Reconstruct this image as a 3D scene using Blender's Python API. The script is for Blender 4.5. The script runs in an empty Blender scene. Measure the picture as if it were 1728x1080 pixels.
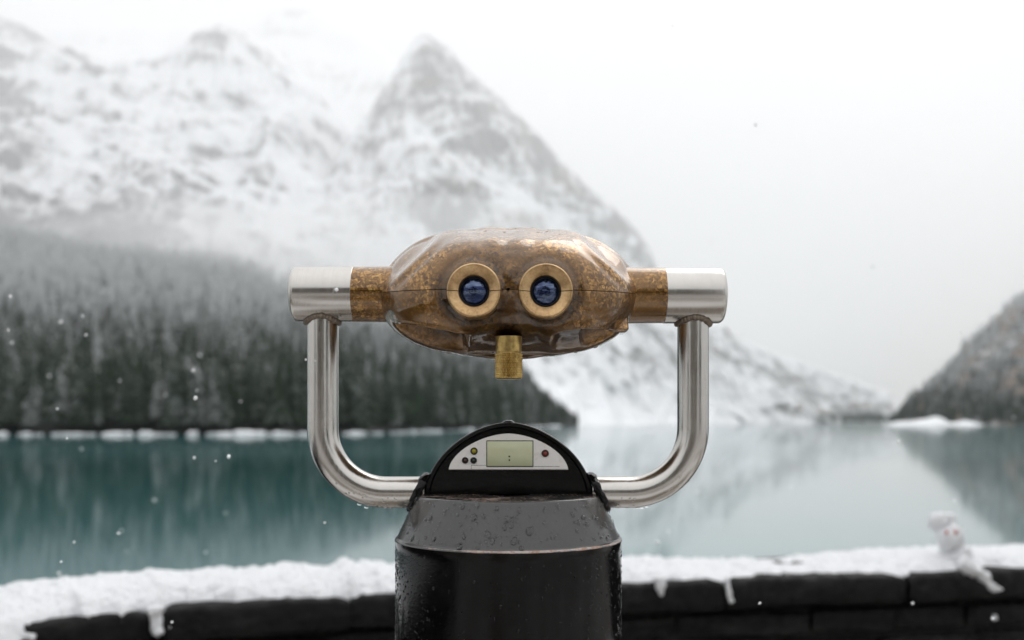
import bpy, bmesh, math, random
import numpy as np
from mathutils import Vector

random.seed(7)
rng = np.random.default_rng(11)
scene = bpy.context.scene
col = scene.collection
R = math.radians

# ------------------------------------------------------------------ camera
CAM_Z = 1.30          # eye height above the terrace
HOR = 710.0           # horizon row of the 1728 x 1080 photograph
FPX = 1680.0          # focal length in photo pixels (35 mm lens)
D0 = 0.90             # distance to the viewer's axis
cam_data = bpy.data.cameras.new('camera')
cam_data.sensor_width = 36.0
cam_data.lens = 35.0
cam_data.shift_y = (HOR - 540.0) / 1728.0
cam_data.clip_start = 0.05
cam_data.clip_end = 20000.0
cam_data.dof.use_dof = True
cam_data.dof.focus_distance = 0.845
cam_data.dof.aperture_fstop = 5.0
cam = bpy.data.objects.new('camera', cam_data)
cam.location = (0, 0, CAM_Z)
cam.rotation_euler = (R(90), 0, 0)
col.objects.link(cam)
scene.camera = cam

# ------------------------------------------------------------------ world: overcast, snowing
SUN_EL, SUN_AZ = 52.0, 35.0
world = bpy.data.worlds.new('World')
scene.world = world
world.use_nodes = True
nt = world.node_tree
nt.nodes.clear()
wo = nt.nodes.new('ShaderNodeOutputWorld')
bg = nt.nodes.new('ShaderNodeBackground')
sky = nt.nodes.new('ShaderNodeTexSky')
sky.sky_type = 'NISHITA'
sky.sun_disc = False
sky.sun_elevation = R(SUN_EL)
sky.sun_rotation = R(SUN_AZ)
sky.dust_density = 4.0
tc = nt.nodes.new('ShaderNodeTexCoord')
sep = nt.nodes.new('ShaderNodeSeparateXYZ')
mr = nt.nodes.new('ShaderNodeMapRange')
mr.inputs[1].default_value = 0.0
mr.inputs[2].default_value = 1.0
mr.inputs[3].default_value = 6.1     # cloud deck, a little brighter overhead
mr.inputs[4].default_value = 13.0
comb = nt.nodes.new('ShaderNodeCombineColor')
tint = nt.nodes.new('ShaderNodeMix'); tint.data_type = 'RGBA'; tint.blend_type = 'MULTIPLY'
tint.inputs[0].default_value = 1.0
tint.inputs[7].default_value = (0.99, 0.995, 1.0, 1)
mix = nt.nodes.new('ShaderNodeMix'); mix.data_type = 'RGBA'
mix.inputs[0].default_value = 0.94   # thick cloud hides nearly all of the clear sky
nt.links.new(tc.outputs['Generated'], sep.inputs[0])
nt.links.new(sep.outputs['Z'], mr.inputs[0])
for i in range(3):
    nt.links.new(mr.outputs[0], comb.inputs[i])
nt.links.new(comb.outputs[0], tint.inputs[6])
nt.links.new(sky.outputs[0], mix.inputs[6])
nt.links.new(tint.outputs[2], mix.inputs[7])
nt.links.new(mix.outputs[2], bg.inputs['Color'])
bg.inputs['Strength'].default_value = 0.10
nt.links.new(bg.outputs[0], wo.inputs['Surface'])

sun_data = bpy.data.lights.new('sun', 'SUN')
sun_data.energy = 0.6
sun_data.angle = R(40)
sun_data.color = (1.0, 0.98, 0.95)
sun = bpy.data.objects.new('sun', sun_data)
sd = Vector((math.sin(R(SUN_AZ)) * math.cos(R(SUN_EL)), math.cos(R(SUN_AZ)) * math.cos(R(SUN_EL)), math.sin(R(SUN_EL))))
sun.rotation_euler = sd.to_track_quat('Z', 'Y').to_euler()
sun.location = (0, 0, 60)
col.objects.link(sun)

scene.view_settings.view_transform = 'Standard'
scene.view_settings.look = 'None'
scene.view_settings.exposure = 0.29        # high-key, exposed for the snow
scene.view_settings.gamma = 1.0
scene.view_settings.use_curve_mapping = False
scene.cycles.use_denoising = True
scene.cycles.max_bounces = 16
scene.cycles.diffuse_bounces = 3
scene.cycles.glossy_bounces = 4
scene.cycles.transmission_bounces = 6
scene.cycles.volume_bounces = 12
scene.cycles.sample_clamp_indirect = 6.0
scene.cycles.caustics_reflective = False
scene.cycles.caustics_refractive = False

# ------------------------------------------------------------------ helpers
def P(px, py, D):
    """a point at distance D seen at photo pixel (px, py)"""
    return np.stack(np.broadcast_arrays((np.asarray(px, float) - 864.0) / FPX * D, np.asarray(D, float) * 1.0,
                    CAM_Z - (np.asarray(py, float) - HOR) / FPX * D), axis=-1)

def _hash(ix, iy, iz, seed):
    h = (ix * 374761393 + iy * 668265263 + iz * 2147483647 + seed * 974711) & 0xFFFFFFFF
    h = ((h ^ (h >> 13)) * 1274126177) & 0xFFFFFFFF
    h = ((h ^ (h >> 16)) * 2246822519) & 0xFFFFFFFF
    return ((h ^ (h >> 15)) & 0xFFFFFF) / float(0xFFFFFF)

def vnoise(p, seed=0):
    p = np.asarray(p, float)
    i = np.floor(p).astype(np.int64)
    f = p - i
    f = f * f * f * (f * (f * 6 - 15) + 10)
    out = 0
    for dx in (0, 1):
        wx = f[..., 0] if dx else 1 - f[..., 0]
        for dy in (0, 1):
            wy = f[..., 1] if dy else 1 - f[..., 1]
            for dz in (0, 1):
                wz = f[..., 2] if dz else 1 - f[..., 2]
                out = out + wx * wy * wz * _hash(i[..., 0] + dx, i[..., 1] + dy, i[..., 2] + dz, seed)
    return out * 2 - 1

def fbm(p, octaves=5, gain=0.5, seed=0, ridged=False):
    p = np.asarray(p, float)
    a, s, tot = 1.0, 0.0, 0.0
    for o in range(octaves):
        n = vnoise(p * (2.03 ** o) + 17.3 * o, seed + o)
        if ridged:
            n = 1 - 2 * np.abs(n)
        s = s + a * n
        tot += a
        a *= gain
    return s / tot

def sstep(a, b, x):
    t = np.clip((np.asarray(x, float) - a) / (b - a), 0, 1)
    return t * t * (3 - 2 * t)

ORG = {}
def empty(name, loc):
    o = bpy.data.objects.new(name, None)
    o.location = loc
    o.empty_display_size = 0.1
    col.objects.link(o)
    ORG[o] = np.array(loc, float)
    return o

def tag(o, label=None, cat=None, group=None, kind=None):
    if label: o['label'] = label
    if cat: o['category'] = cat
    if group: o['group'] = group
    if kind: o['kind'] = kind
    return o

def make_mesh(name, v, f, mat, smooth=True):
    me = bpy.data.meshes.new(name)
    v = np.asarray(v, float)
    if isinstance(f, np.ndarray):
        nf, k = f.shape
        me.vertices.add(len(v)); me.vertices.foreach_set('co', v.astype(np.float32).ravel())
        me.loops.add(nf * k); me.loops.foreach_set('vertex_index', f.astype(np.int32).ravel())
        me.polygons.add(nf); me.polygons.foreach_set('loop_start', np.arange(0, nf * k, k, dtype=np.int32))
        me.update(calc_edges=True)
    else:
        me.from_pydata([tuple(x) for x in v], [], [tuple(int(i) for i in q) for q in f])
    me.validate()
    if smooth:
        me.polygons.foreach_set('use_smooth', np.ones(len(me.polygons), dtype=bool))
    if mat: me.materials.append(mat)
    me.update()
    return me

def obj(name, v, f, mat, parent=None, smooth=True, loc=None, sharp=None):
    """v in world coordinates; the object's origin is its parent's, else loc"""
    o0 = ORG[parent] if parent is not None else (np.array(loc, float) if loc is not None else np.zeros(3))
    me = make_mesh(name, np.asarray(v, float) - o0, f, mat, smooth)
    if sharp is not None:
        me.set_sharp_from_angle(angle=R(sharp))
    o = bpy.data.objects.new(name, me)
    col.objects.link(o)
    ORG[o] = o0
    if parent is not None: o.parent = parent
    elif loc is not None: o.location = loc
    return o

def grid_faces(nr, nc, wrap=False, flip=False):
    r = np.arange(nr - 1)[:, None]
    c = np.arange(nc if wrap else nc - 1)[None, :]
    c1 = (c + 1) % nc
    a = r * nc + c; b = r * nc + c1; d = (r + 1) * nc + c; e = (r + 1) * nc + c1
    q = np.stack([a, b, e, d] if not flip else [a, d, e, b], axis=-1).reshape(-1, 4)
    return q

class MB:
    def __init__(s): s.v = []; s.f = []; s.n = 0
    def add(s, v, f):
        v = np.asarray(v, float).reshape(-1, 3)
        s.v.append(v); s.f.extend([tuple(int(i) + s.n for i in q) for q in f]); s.n += len(v)
        return s
    def build(s, name, mat, parent=None, **k):
        return obj(name, np.concatenate(s.v), s.f, mat, parent, **k)

def lathe(profile, center, axis='z', segs=64, a0=0.0, a1=2 * math.pi, cap=True):
    """profile rows of (radius, height along the axis)"""
    full = abs(a1 - a0 - 2 * math.pi) < 1e-6
    n = segs if full else segs + 1
    a = a0 + (a1 - a0) * np.arange(n) / segs
    pr = np.asarray(profile, float)
    c, s = np.cos(a)[None, :] * pr[:, :1], np.sin(a)[None, :] * pr[:, :1]
    h = np.repeat(pr[:, 1:], n, axis=1)
    if axis == 'z': v = np.stack([c, s, h], -1)
    elif axis == 'x': v = np.stack([h, c, s], -1)
    else: v = np.stack([c, h, s], -1)
    v = v.reshape(-1, 3) + np.asarray(center, float)
    f = [tuple(q) for q in grid_faces(len(pr), n, wrap=full)]
    if cap and full:
        f.append(tuple(range(n)))
        f.append(tuple(range((len(pr) - 1) * n, len(pr) * n))[::-1])
    return v, f

def sweep(path, radius, segs=24, cap=True):
    path = np.asarray(path, float)
    n = len(path)
    rad = np.broadcast_to(np.asarray(radius, float), (n,))
    t = np.gradient(path, axis=0)
    t /= np.linalg.norm(t, axis=1)[:, None]
    up = np.array([0.0, 1.0, 0.0])
    if abs(t[0] @ up) > 0.9: up = np.array([1.0, 0, 0])
    V = []
    for i in range(n):
        u = up - t[i] * (up @ t[i]); u /= np.linalg.norm(u)
        up = u
        w = np.cross(t[i], u)
        a = 2 * np.pi * np.arange(segs) / segs
        V.append(path[i] + rad[i] * (np.cos(a)[:, None] * u + np.sin(a)[:, None] * w))
    v = np.concatenate(V)
    f = [tuple(q) for q in grid_faces(n, segs, wrap=True)]
    if cap:
        f.append(tuple(range(segs))[::-1]); f.append(tuple(range((n - 1) * segs, n * segs)))
    return v, f

def blob(center, rad, seed=0, amp=0.15, freq=2.0, nu=14, nv=9):
    """a lumpy ball"""
    th = np.linspace(0, np.pi, nv); ph = 2 * np.pi * np.arange(nu) / nu
    T, H = np.meshgrid(th, ph, indexing='ij')
    d = np.stack([np.sin(T) * np.cos(H), np.sin(T) * np.sin(H), np.cos(T)], -1)
    k = 1 + amp * fbm(d * freq + seed * 7.7, 3, seed=seed)
    v = (d * k[..., None]).reshape(-1, 3) * np.asarray(rad, float) + np.asarray(center, float)
    return v, [tuple(q) for q in grid_faces(nv, nu, wrap=True, flip=True)]

def rbox(lo, hi, b):
    """a box with chamfered edges"""
    lo, hi = np.asarray(lo, float), np.asarray(hi, float)
    V, idx = [], {}
    for sx in (0, 1):
        for sy in (0, 1):
            for sz in (0, 1):
                s = (sx, sy, sz)
                for ax in range(3):
                    p = np.array([hi[k] - b if s[k] else lo[k] + b for k in range(3)])
                    p[ax] = hi[ax] if s[ax] else lo[ax]
                    idx[(s, ax)] = len(V); V.append(p)
    F = []
    for ax in range(3):
        o1, o2 = [k for k in range(3) if k != ax]
        for side in (0, 1):
            q = []
            for (m, n) in ((0, 0), (1, 0), (1, 1), (0, 1)):
                s = [0, 0, 0]; s[ax] = side; s[o1] = m; s[o2] = n
                q.append(idx[(tuple(s), ax)])
            F.append(tuple(q))
        for m in (0, 1):
            for n in (0, 1):
                s0 = [0, 0, 0]; s0[o1] = m; s0[o2] = n
                s1 = list(s0); s1[ax] = 1
                F.append((idx[(tuple(s0), o1)], idx[(tuple(s1), o1)], idx[(tuple(s1), o2)], idx[(tuple(s0), o2)]))
    for sx in (0, 1):
        for sy in (0, 1):
            for sz in (0, 1):
                F.append(tuple(idx[((sx, sy, sz), ax)] for ax in range(3)))
    V = np.array(V); c = (lo + hi) / 2
    G = []
    for q in F:
        nrm = np.cross(V[q[1]] - V[q[0]], V[q[2]] - V[q[0]])
        G.append(q if nrm @ (V[list(q)].mean(0) - c) > 0 else q[::-1])
    return V, G

# ------------------------------------------------------------------ materials
def new_mat(name):
    m = bpy.data.materials.new(name); m.use_nodes = True
    return m, m.node_tree, m.node_tree.nodes['Principled BSDF']

def simple(name, color, rough=0.5, metal=0.0, **kw):
    m, t, b = new_mat(name)
    b.inputs['Base Color'].default_value = (*color, 1)
    b.inputs['Roughness'].default_value = rough
    b.inputs['Metallic'].default_value = metal
    for k, v in kw.items():
        b.inputs[k.replace('_', ' ')].default_value = v
    return m

class N:
    """short-hand for building a node tree"""
    def __init__(s, t): s.t = t
    def node(s, kind, **props):
        n = s.t.nodes.new(kind)
        for k, v in props.items(): setattr(n, k, v)
        return n
    def link(s, a, b): s.t.links.new(a, b)
    def val(s, x, inp):
        if hasattr(x, 'is_linked'): s.link(x, inp)
        else: inp.default_value = x
    def coords(s, which='Object', scale=(1, 1, 1), rot=(0, 0, 0)):
        c = s.node('ShaderNodeTexCoord'); m = s.node('ShaderNodeMapping')
        m.inputs['Scale'].default_value = scale; m.inputs['Rotation'].default_value = rot
        s.link(c.outputs[which], m.inputs[0]); return m.outputs[0]
    def world(s, scale=(1, 1, 1), rot=(0, 0, 0)):
        c = s.node('ShaderNodeNewGeometry'); m = s.node('ShaderNodeMapping')
        m.inputs['Scale'].default_value = scale; m.inputs['Rotation'].default_value = rot
        s.link(c.outputs['Position'], m.inputs[0]); return m.outputs[0]
    def noise(s, vec, scale, detail=4, rough=0.55, dist=0.0):
        n = s.node('ShaderNodeTexNoise')
        s.link(vec, n.inputs['Vector']); n.inputs['Scale'].default_value = scale
        n.inputs['Detail'].default_value = detail; n.inputs['Roughness'].default_value = rough
        n.inputs['Distortion'].default_value = dist
        return n.outputs['Fac']
    def ramp(s, fac, stops):
        r = s.node('ShaderNodeValToRGB')
        el = r.color_ramp.elements
        while len(el) < len(stops): el.new(0.5)
        for e, (p, c) in zip(el, stops):
            e.position = p; e.color = (*c, 1) if len(c) == 3 else c
        s.link(fac, r.inputs[0]); return r.outputs[0]
    def mix(s, fac, a, b):
        m = s.node('ShaderNodeMix', data_type='RGBA')
        s.val(fac, m.inputs[0])
        for x, i in ((a, 6), (b, 7)):
            if isinstance(x, tuple): m.inputs[i].default_value = (*x, 1)
            else: s.link(x, m.inputs[i])
        return m.outputs[2]
    def math(s, op, a, b=0.0, c=0.0, clamp=False):
        m = s.node('ShaderNodeMath', operation=op, use_clamp=clamp)
        s.val(a, m.inputs[0]); s.val(b, m.inputs[1]); s.val(c, m.inputs[2])
        return m.outputs[0]
    def maprange(s, x, a, b, c=0.0, d=1.0):
        m = s.node('ShaderNodeMapRange', interpolation_type='SMOOTHSTEP')
        s.val(x, m.inputs[0])
        for i, v in enumerate((a, b, c, d)): m.inputs[i + 1].default_value = v
        return m.outputs[0]
    def attr(s, name):
        a = s.node('ShaderNodeAttribute', attribute_name=name); return a.outputs['Fac']
    def bump(s, h, strength, dist, b):
        n = s.node('ShaderNodeBump'); n.inputs['Strength'].default_value = strength
        n.inputs['Distance'].default_value = dist
        s.link(h, n.inputs['Height']); s.link(n.outputs[0], b.inputs['Normal'])

def outward(o):
    """make every closed shell face outwards (volumes and water need it)"""
    bm = bmesh.new(); bm.from_mesh(o.data)
    bmesh.ops.recalc_face_normals(bm, faces=bm.faces)
    bm.to_mesh(o.data); bm.free()
    return o

def set_attr(o, name, vals):
    a = o.data.attributes.new(name, 'FLOAT', 'POINT')
    a.data.foreach_set('value', np.asarray(vals, np.float32).ravel())

def mountain_mat(name, rock=(0.085, 0.086, 0.088), warm=(0.16, 0.11, 0.075), warm_amt=0.25, snow_bias=0.0, s=1.0):
    m, t, b = new_mat(name); n = N(t)
    geo = n.node('ShaderNodeNewGeometry'); sp = n.node('ShaderNodeSeparateXYZ')
    n.link(geo.outputs['Normal'], sp.inputs[0])
    big = n.noise(n.world((s / 230, s / 230, s / 260), (0.3, 0.5, 0)), 1.0, 7, 0.66, 0.5)
    strat = n.noise(n.world((s / 200, s / 200, s / 24), (0.16, 0.42, 0.1)), 1.0, 6, 0.66, 0.8)
    gul = n.noise(n.world((s / 20, s / 44, s / 150), (0.0, -0.35, 0.0)), 1.0, 6, 0.70, 0.5)
    x = n.math('ADD', n.math('MULTIPLY', big, 0.7), n.math('MULTIPLY', strat, 0.75))
    x = n.math('ADD', x, n.math('MULTIPLY', gul, 1.15))                    # about 1.15 on average
    x = n.math('ADD', x, n.math('MULTIPLY', n.attr('rock'), 0.40))
    x = n.math('SUBTRACT', x, n.math('MULTIPLY', sp.outputs['Z'], 0.42))
    mask = n.math('MULTIPLY', n.maprange(x, 1.04 + snow_bias, 1.46 + snow_bias), 0.9)   # dusted even where bare
    wn = n.noise(n.world((s / 90, s / 90, s / 70)), 1.0, 3)
    rc = n.mix(n.maprange(wn, 0.5, 0.7, 0, warm_amt), rock, warm)
    n.link(n.mix(mask, (0.82, 0.83, 0.85), rc), b.inputs['Base Color'])
    b.inputs['Roughness'].default_value = 0.9
    b.inputs['Specular IOR Level'].default_value = 0.2
    return m

def spruce_mat():
    m, t, b = new_mat('spruce_needles'); n = N(t)
    geo = n.node('ShaderNodeNewGeometry'); sp = n.node('ShaderNodeSeparateXYZ'); po = n.node('ShaderNodeSeparateXYZ')
    n.link(geo.outputs['Normal'], sp.inputs[0]); n.link(geo.outputs['Position'], po.inputs[0])
    nz = n.noise(n.world((0.35, 0.35, 0.5)), 1.0, 3)
    stand = n.noise(n.world((0.085, 0.085, 0.012)), 1.0, 2, 0.7)
    alt = n.maprange(po.outputs['Z'], 0.0, 170.0, 0.0, 1.0)                # more fresh snow higher up
    x = n.math('ADD', n.math('MULTIPLY', nz, 0.9), n.math('MULTIPLY', sp.outputs['Z'], 0.35))
    x = n.math('ADD', n.math('ADD', x, alt), n.math('MULTIPLY', stand, 1.5))
    mask = n.math('MULTIPLY', n.maprange(x, 1.40, 2.15), 0.85)
    green = n.mix(nz, (0.010, 0.019, 0.012), (0.038, 0.055, 0.034))
    n.link(n.mix(mask, green, (0.60, 0.62, 0.63)), b.inputs['Base Color'])
    b.inputs['Roughness'].default_value = 0.9
    b.inputs['Specular IOR Level'].default_value = 0.1
    return m

def snow_mat():
    m, t, b = new_mat('snow'); n = N(t)
    c = n.world()
    h = n.math('ADD', n.noise(c, 38.0, 5, 0.6), n.math('MULTIPLY', n.noise(c, 180.0, 3, 0.6), 0.35))
    n.bump(h, 0.9, 0.016, b)
    b.inputs['Base Color'].default_value = (0.78, 0.79, 0.81, 1)
    b.inputs['Roughness'].default_value = 0.75
    b.inputs['Specular IOR Level'].default_value = 0.25
    b.inputs['Subsurface Weight'].default_value = 0.0
    return m

def stone_mat():
    m, t, b = new_mat('wet_stone'); n = N(t)
    c = n.world()
    a = n.noise(n.world((1, 1, 3.0)), 9.0, 7, 0.65)
    n.link(n.ramp(a, [(0.3, (0.003, 0.003, 0.0033)), (0.55, (0.007, 0.007, 0.0074)), (0.78, (0.028, 0.026, 0.024))]), b.inputs['Base Color'])
    n.link(n.maprange(n.noise(c, 30, 3), 0.3, 0.7, 0.35, 0.75), b.inputs['Roughness'])
    n.bump(n.noise(n.world((1, 1, 2.0)), 26.0, 8, 0.65), 0.8, 0.02, b)
    b.inputs['Specular IOR Level'].default_value = 0.16
    return m

def bronze_mat():
    m, t, b = new_mat('patinated_bronze'); n = N(t)
    c = n.coords('Object')
    wob = n.node('ShaderNodeVectorMath', operation='ADD')
    nz = n.node('ShaderNodeTexNoise'); nz.inputs['Scale'].default_value = 160; n.link(c, nz.inputs['Vector'])
    sc = n.node('ShaderNodeVectorMath', operation='SCALE'); sc.inputs[3].default_value = 0.006
    n.link(nz.outputs['Color'], sc.inputs[0]); n.link(c, wob.inputs[0]); n.link(sc.outputs[0], wob.inputs[1])
    v = n.node('ShaderNodeTexVoronoi'); v.inputs['Scale'].default_value = 380
    n.link(wob.outputs[0], v.inputs['Vector'])
    cell = n.node('ShaderNodeSeparateColor'); n.link(v.outputs['Color'], cell.inputs[0])
    v2 = n.node('ShaderNodeTexVoronoi'); v2.inputs['Scale'].default_value = 700
    n.link(wob.outputs[0], v2.inputs['Vector'])
    cell2 = n.node('ShaderNodeSeparateColor'); n.link(v2.outputs['Color'], cell2.inputs[0])
    big = n.noise(c, 24, 4, 0.6)
    flake = n.math('ADD', n.math('MULTIPLY', cell.outputs[0], 0.62), n.math('MULTIPLY', cell2.outputs[0], 0.38))
    zone = n.maprange(n.noise(c, 26, 3, 0.6), 0.34, 0.66)                    # mottling comes in patches
    x = n.math('ADD', n.math('MULTIPLY', big, 0.34), 0.325)
    x = n.math('ADD', x, n.math('MULTIPLY', n.math('MULTIPLY', n.math('SUBTRACT', flake, 0.42), zone), 0.46))
    x = n.math('ADD', x, n.math('MULTIPLY', n.math('SUBTRACT', flake, 0.5), 0.10))
    x = n.math('SUBTRACT', x, n.math('MULTIPLY', n.attr('grime_shade'), 0.30))  # dirt and painted shade both darken the bronze colour
    base = n.ramp(x, [(0.16, (0.022, 0.012, 0.005)), (0.40, (0.110, 0.053, 0.013)), (0.55, (0.19, 0.094, 0.024)),
                      (0.70, (0.40, 0.215, 0.058)), (0.86, (0.60, 0.38, 0.14))])
    n.link(base, b.inputs['Base Color'])
    n.link(n.maprange(x, 0.3, 0.8, 0.42, 0.34), b.inputs['Roughness'])
    b.inputs['Metallic'].default_value = 0.85
    b.inputs['Coat Weight'].default_value = 1.0
    b.inputs['Coat Roughness'].default_value = 0.035
    b.inputs['Coat IOR'].default_value = 1.5
    n.bump(n.noise(c, 160, 3), 0.05, 0.002, b)
    return m

def ring_mat():
    m, t, b = new_mat('polished_bronze'); n = N(t)
    c = n.coords('Object')
    x = n.math('ADD', n.math('MULTIPLY', n.noise(c, 55, 5, 0.65), 0.8), n.math('MULTIPLY', n.noise(c, 500, 2), 0.25))
    n.link(n.ramp(x, [(0.32, (0.20, 0.115, 0.048)), (0.52, (0.47, 0.30, 0.14)), (0.72, (0.66, 0.47, 0.25))]), b.inputs['Base Color'])
    b.inputs['Metallic'].default_value = 0.9
    b.inputs['Roughness'].default_value = 0.36
    b.inputs['Coat Weight'].default_value = 0.4
    b.inputs['Coat Roughness'].default_value = 0.12
    n.bump(n.noise(c, 700, 2), 0.10, 0.001, b)
    return m

def steel_mat(name, stretch):
    m, t, b = new_mat(name); n = N(t)
    x = n.noise(n.coords('Object', stretch), 1.0, 4, 0.7)
    y = n.noise(n.coords('Object'), 30, 3, 0.6)
    n.link(n.mix(n.math('MULTIPLY', n.math('ADD', x, y), 0.5), (0.43, 0.41, 0.385), (0.64, 0.62, 0.59)), b.inputs['Base Color'])
    n.link(n.math('ADD', n.maprange(x, 0.3, 0.7, 0.13, 0.24), n.maprange(y, 0.4, 0.8, 0.0, 0.06)), b.inputs['Roughness'])
    b.inputs['Metallic'].default_value = 1.0
    n.bump(x, 0.06, 0.002, b)
    return m

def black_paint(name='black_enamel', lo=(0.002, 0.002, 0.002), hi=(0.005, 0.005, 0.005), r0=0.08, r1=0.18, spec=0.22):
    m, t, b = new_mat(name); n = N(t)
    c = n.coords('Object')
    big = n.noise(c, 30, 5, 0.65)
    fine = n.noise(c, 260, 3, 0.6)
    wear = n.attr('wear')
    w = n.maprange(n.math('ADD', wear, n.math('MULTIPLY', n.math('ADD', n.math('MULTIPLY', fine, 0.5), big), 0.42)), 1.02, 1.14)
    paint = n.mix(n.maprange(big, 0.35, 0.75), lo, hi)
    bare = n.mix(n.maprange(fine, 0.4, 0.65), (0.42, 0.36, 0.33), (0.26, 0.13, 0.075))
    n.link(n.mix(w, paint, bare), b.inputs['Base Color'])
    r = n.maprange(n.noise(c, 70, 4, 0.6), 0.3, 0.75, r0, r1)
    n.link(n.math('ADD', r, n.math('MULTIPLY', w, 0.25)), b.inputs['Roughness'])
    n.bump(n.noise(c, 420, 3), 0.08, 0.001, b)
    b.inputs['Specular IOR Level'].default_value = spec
    return m

MAT = dict(
    snow=snow_mat(), stone=stone_mat(), bronze=bronze_mat(), ring=ring_mat(), needles=spruce_mat(),
    steel=steel_mat('brushed_steel', (900, 30, 30)), steel_tube=steel_mat('brushed_steel_tube', (700, 700, 25)),
    black=black_paint(), satin=black_paint('sky_lit_enamel', (0.027, 0.027, 0.027), (0.036, 0.035, 0.034), 0.14, 0.25, 0.75),  # second: same enamel, colour lightened to stand for sky light on the cone
    bark=simple('spruce_bark', (0.035, 0.028, 0.022), 0.9),
    water=simple('rain_water', (1, 1, 1), 0.0, 0.0, IOR=1.333, Transmission_Weight=1.0),
    weld=simple('weld_bead', (0.20, 0.165, 0.13), 0.36, 0.9),
    rubber=simple('black_barrel', (0.004, 0.004, 0.004), 0.45),
    mortar=simple('dark_mortar', (0.012, 0.012, 0.012), 0.9),
    flake=simple('snowflake', (0.9, 0.91, 0.93), 0.7),
    eye=simple('berry_red', (0.42, 0.07, 0.05), 0.6),
)

# ------------------------------------------------------------------ setting: terrace, lake
WATER_Z = -3.7
# front edge of the parapet wall on plan, from the left to the right
_w = [(-9.0, -7.0), (-5.0, -2.3), (-3.4, -0.1), (-2.2, 1.45)]
for _px, _D in ((0, 2.42), (120, 2.53), (250, 2.63), (420, 2.72), (600, 2.79), (820, 2.90), (1050, 3.01), (1280, 3.11), (1500, 3.19), (1728, 3.28)):
    _w.append(((_px - 864) / FPX * _D, _D))
_w += [(3.0, 3.72), (5.5, 4.4), (9.0, 5.2), (14.0, 6.0)]
_w = np.array(_w)
_s = np.concatenate([[0], np.cumsum(np.linalg.norm(np.diff(_w, axis=0), axis=1))])
_ss = np.linspace(0, _s[-1], 1600)
WALL = np.stack([np.interp(_ss, _s, _w[:, 0]), np.interp(_ss, _s, _w[:, 1])], -1)
_k = np.hanning(61); _k /= _k.sum()
for _i in range(2):
    WALL[30:-30, _i] = np.convolve(np.pad(WALL[:, _i], 30, mode='edge'), _k, 'same')[30:-30][30:-30]
WALL_S = np.concatenate([[0], np.cumsum(np.linalg.norm(np.diff(WALL, axis=0), axis=1))])
WALL_PX = 864 + WALL[:, 0] / np.maximum(WALL[:, 1], 0.3) * FPX
WALL_T = np.gradient(WALL, axis=0); WALL_T /= np.linalg.norm(WALL_T, axis=1)[:, None]
WALL_N = np.stack([-WALL_T[:, 1], WALL_T[:, 0]], -1)            # away from the terrace, over the lake

def wall_at(s, off):
    x = np.interp(s, WALL_S, WALL[:, 0]); y = np.interp(s, WALL_S, WALL[:, 1])
    nx = np.interp(s, WALL_S, WALL_N[:, 0]); ny = np.interp(s, WALL_S, WALL_N[:, 1])
    return x + nx * off, y + ny * off

def s_of_px(px):
    k = (WALL[:, 1] > 1.6)
    return np.interp(px, WALL_PX[k], WALL_S[k])

def build_ground():
    gx = np.unique(np.concatenate([np.linspace(-20, 20, 120), np.geomspace(20, 3800, 26), -np.geomspace(20, 3800, 26)]))
    gy = np.unique(np.concatenate([np.linspace(-20, 24, 150), -np.geomspace(20, 3200, 26)]))
    X, Y = np.meshgrid(gx, gy, indexing='ij')
    yc = np.interp(X, WALL[:, 0], WALL[:, 1] + 0.45)
    yc = np.where(X > 14, 6.4 + (X - 14) * 0.05, yc); yc = np.where(X < -9, np.maximum(-7 - (-9 - X) * 1.0, -40), yc)
    d = np.maximum(Y - yc, 0)
    Z = -np.minimum(d * 0.7, 6.2) + 0.012 * fbm(np.stack([X * 0.5, Y * 0.5, X * 0], -1), 3)
    v = np.stack([X, Y, Z], -1).reshape(-1, 3)
    m, t, b = new_mat('slushy_paving'); n = N(t)
    c = n.world()
    wet = n.ramp(n.noise(c, 3.0, 5, 0.6), [(0.3, (0.10, 0.082, 0.066)), (0.7, (0.20, 0.168, 0.138))])
    n.link(n.mix(n.maprange(n.noise(c, 0.55, 6, 0.62), 0.42, 0.58), wet, (0.62, 0.61, 0.60)), b.inputs['Base Color'])
    n.link(n.maprange(n.noise(c, 2.0, 3), 0.3, 0.7, 0.25, 0.7), b.inputs['Roughness'])
    n.bump(n.noise(c, 14, 6), 0.4, 0.02, b)
    o = obj('ground', v, grid_faces(len(gx), len(gy), flip=True), m)
    tag(o, kind='structure', label='wet slushy terrace paving behind the stone parapet')
build_ground()

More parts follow.
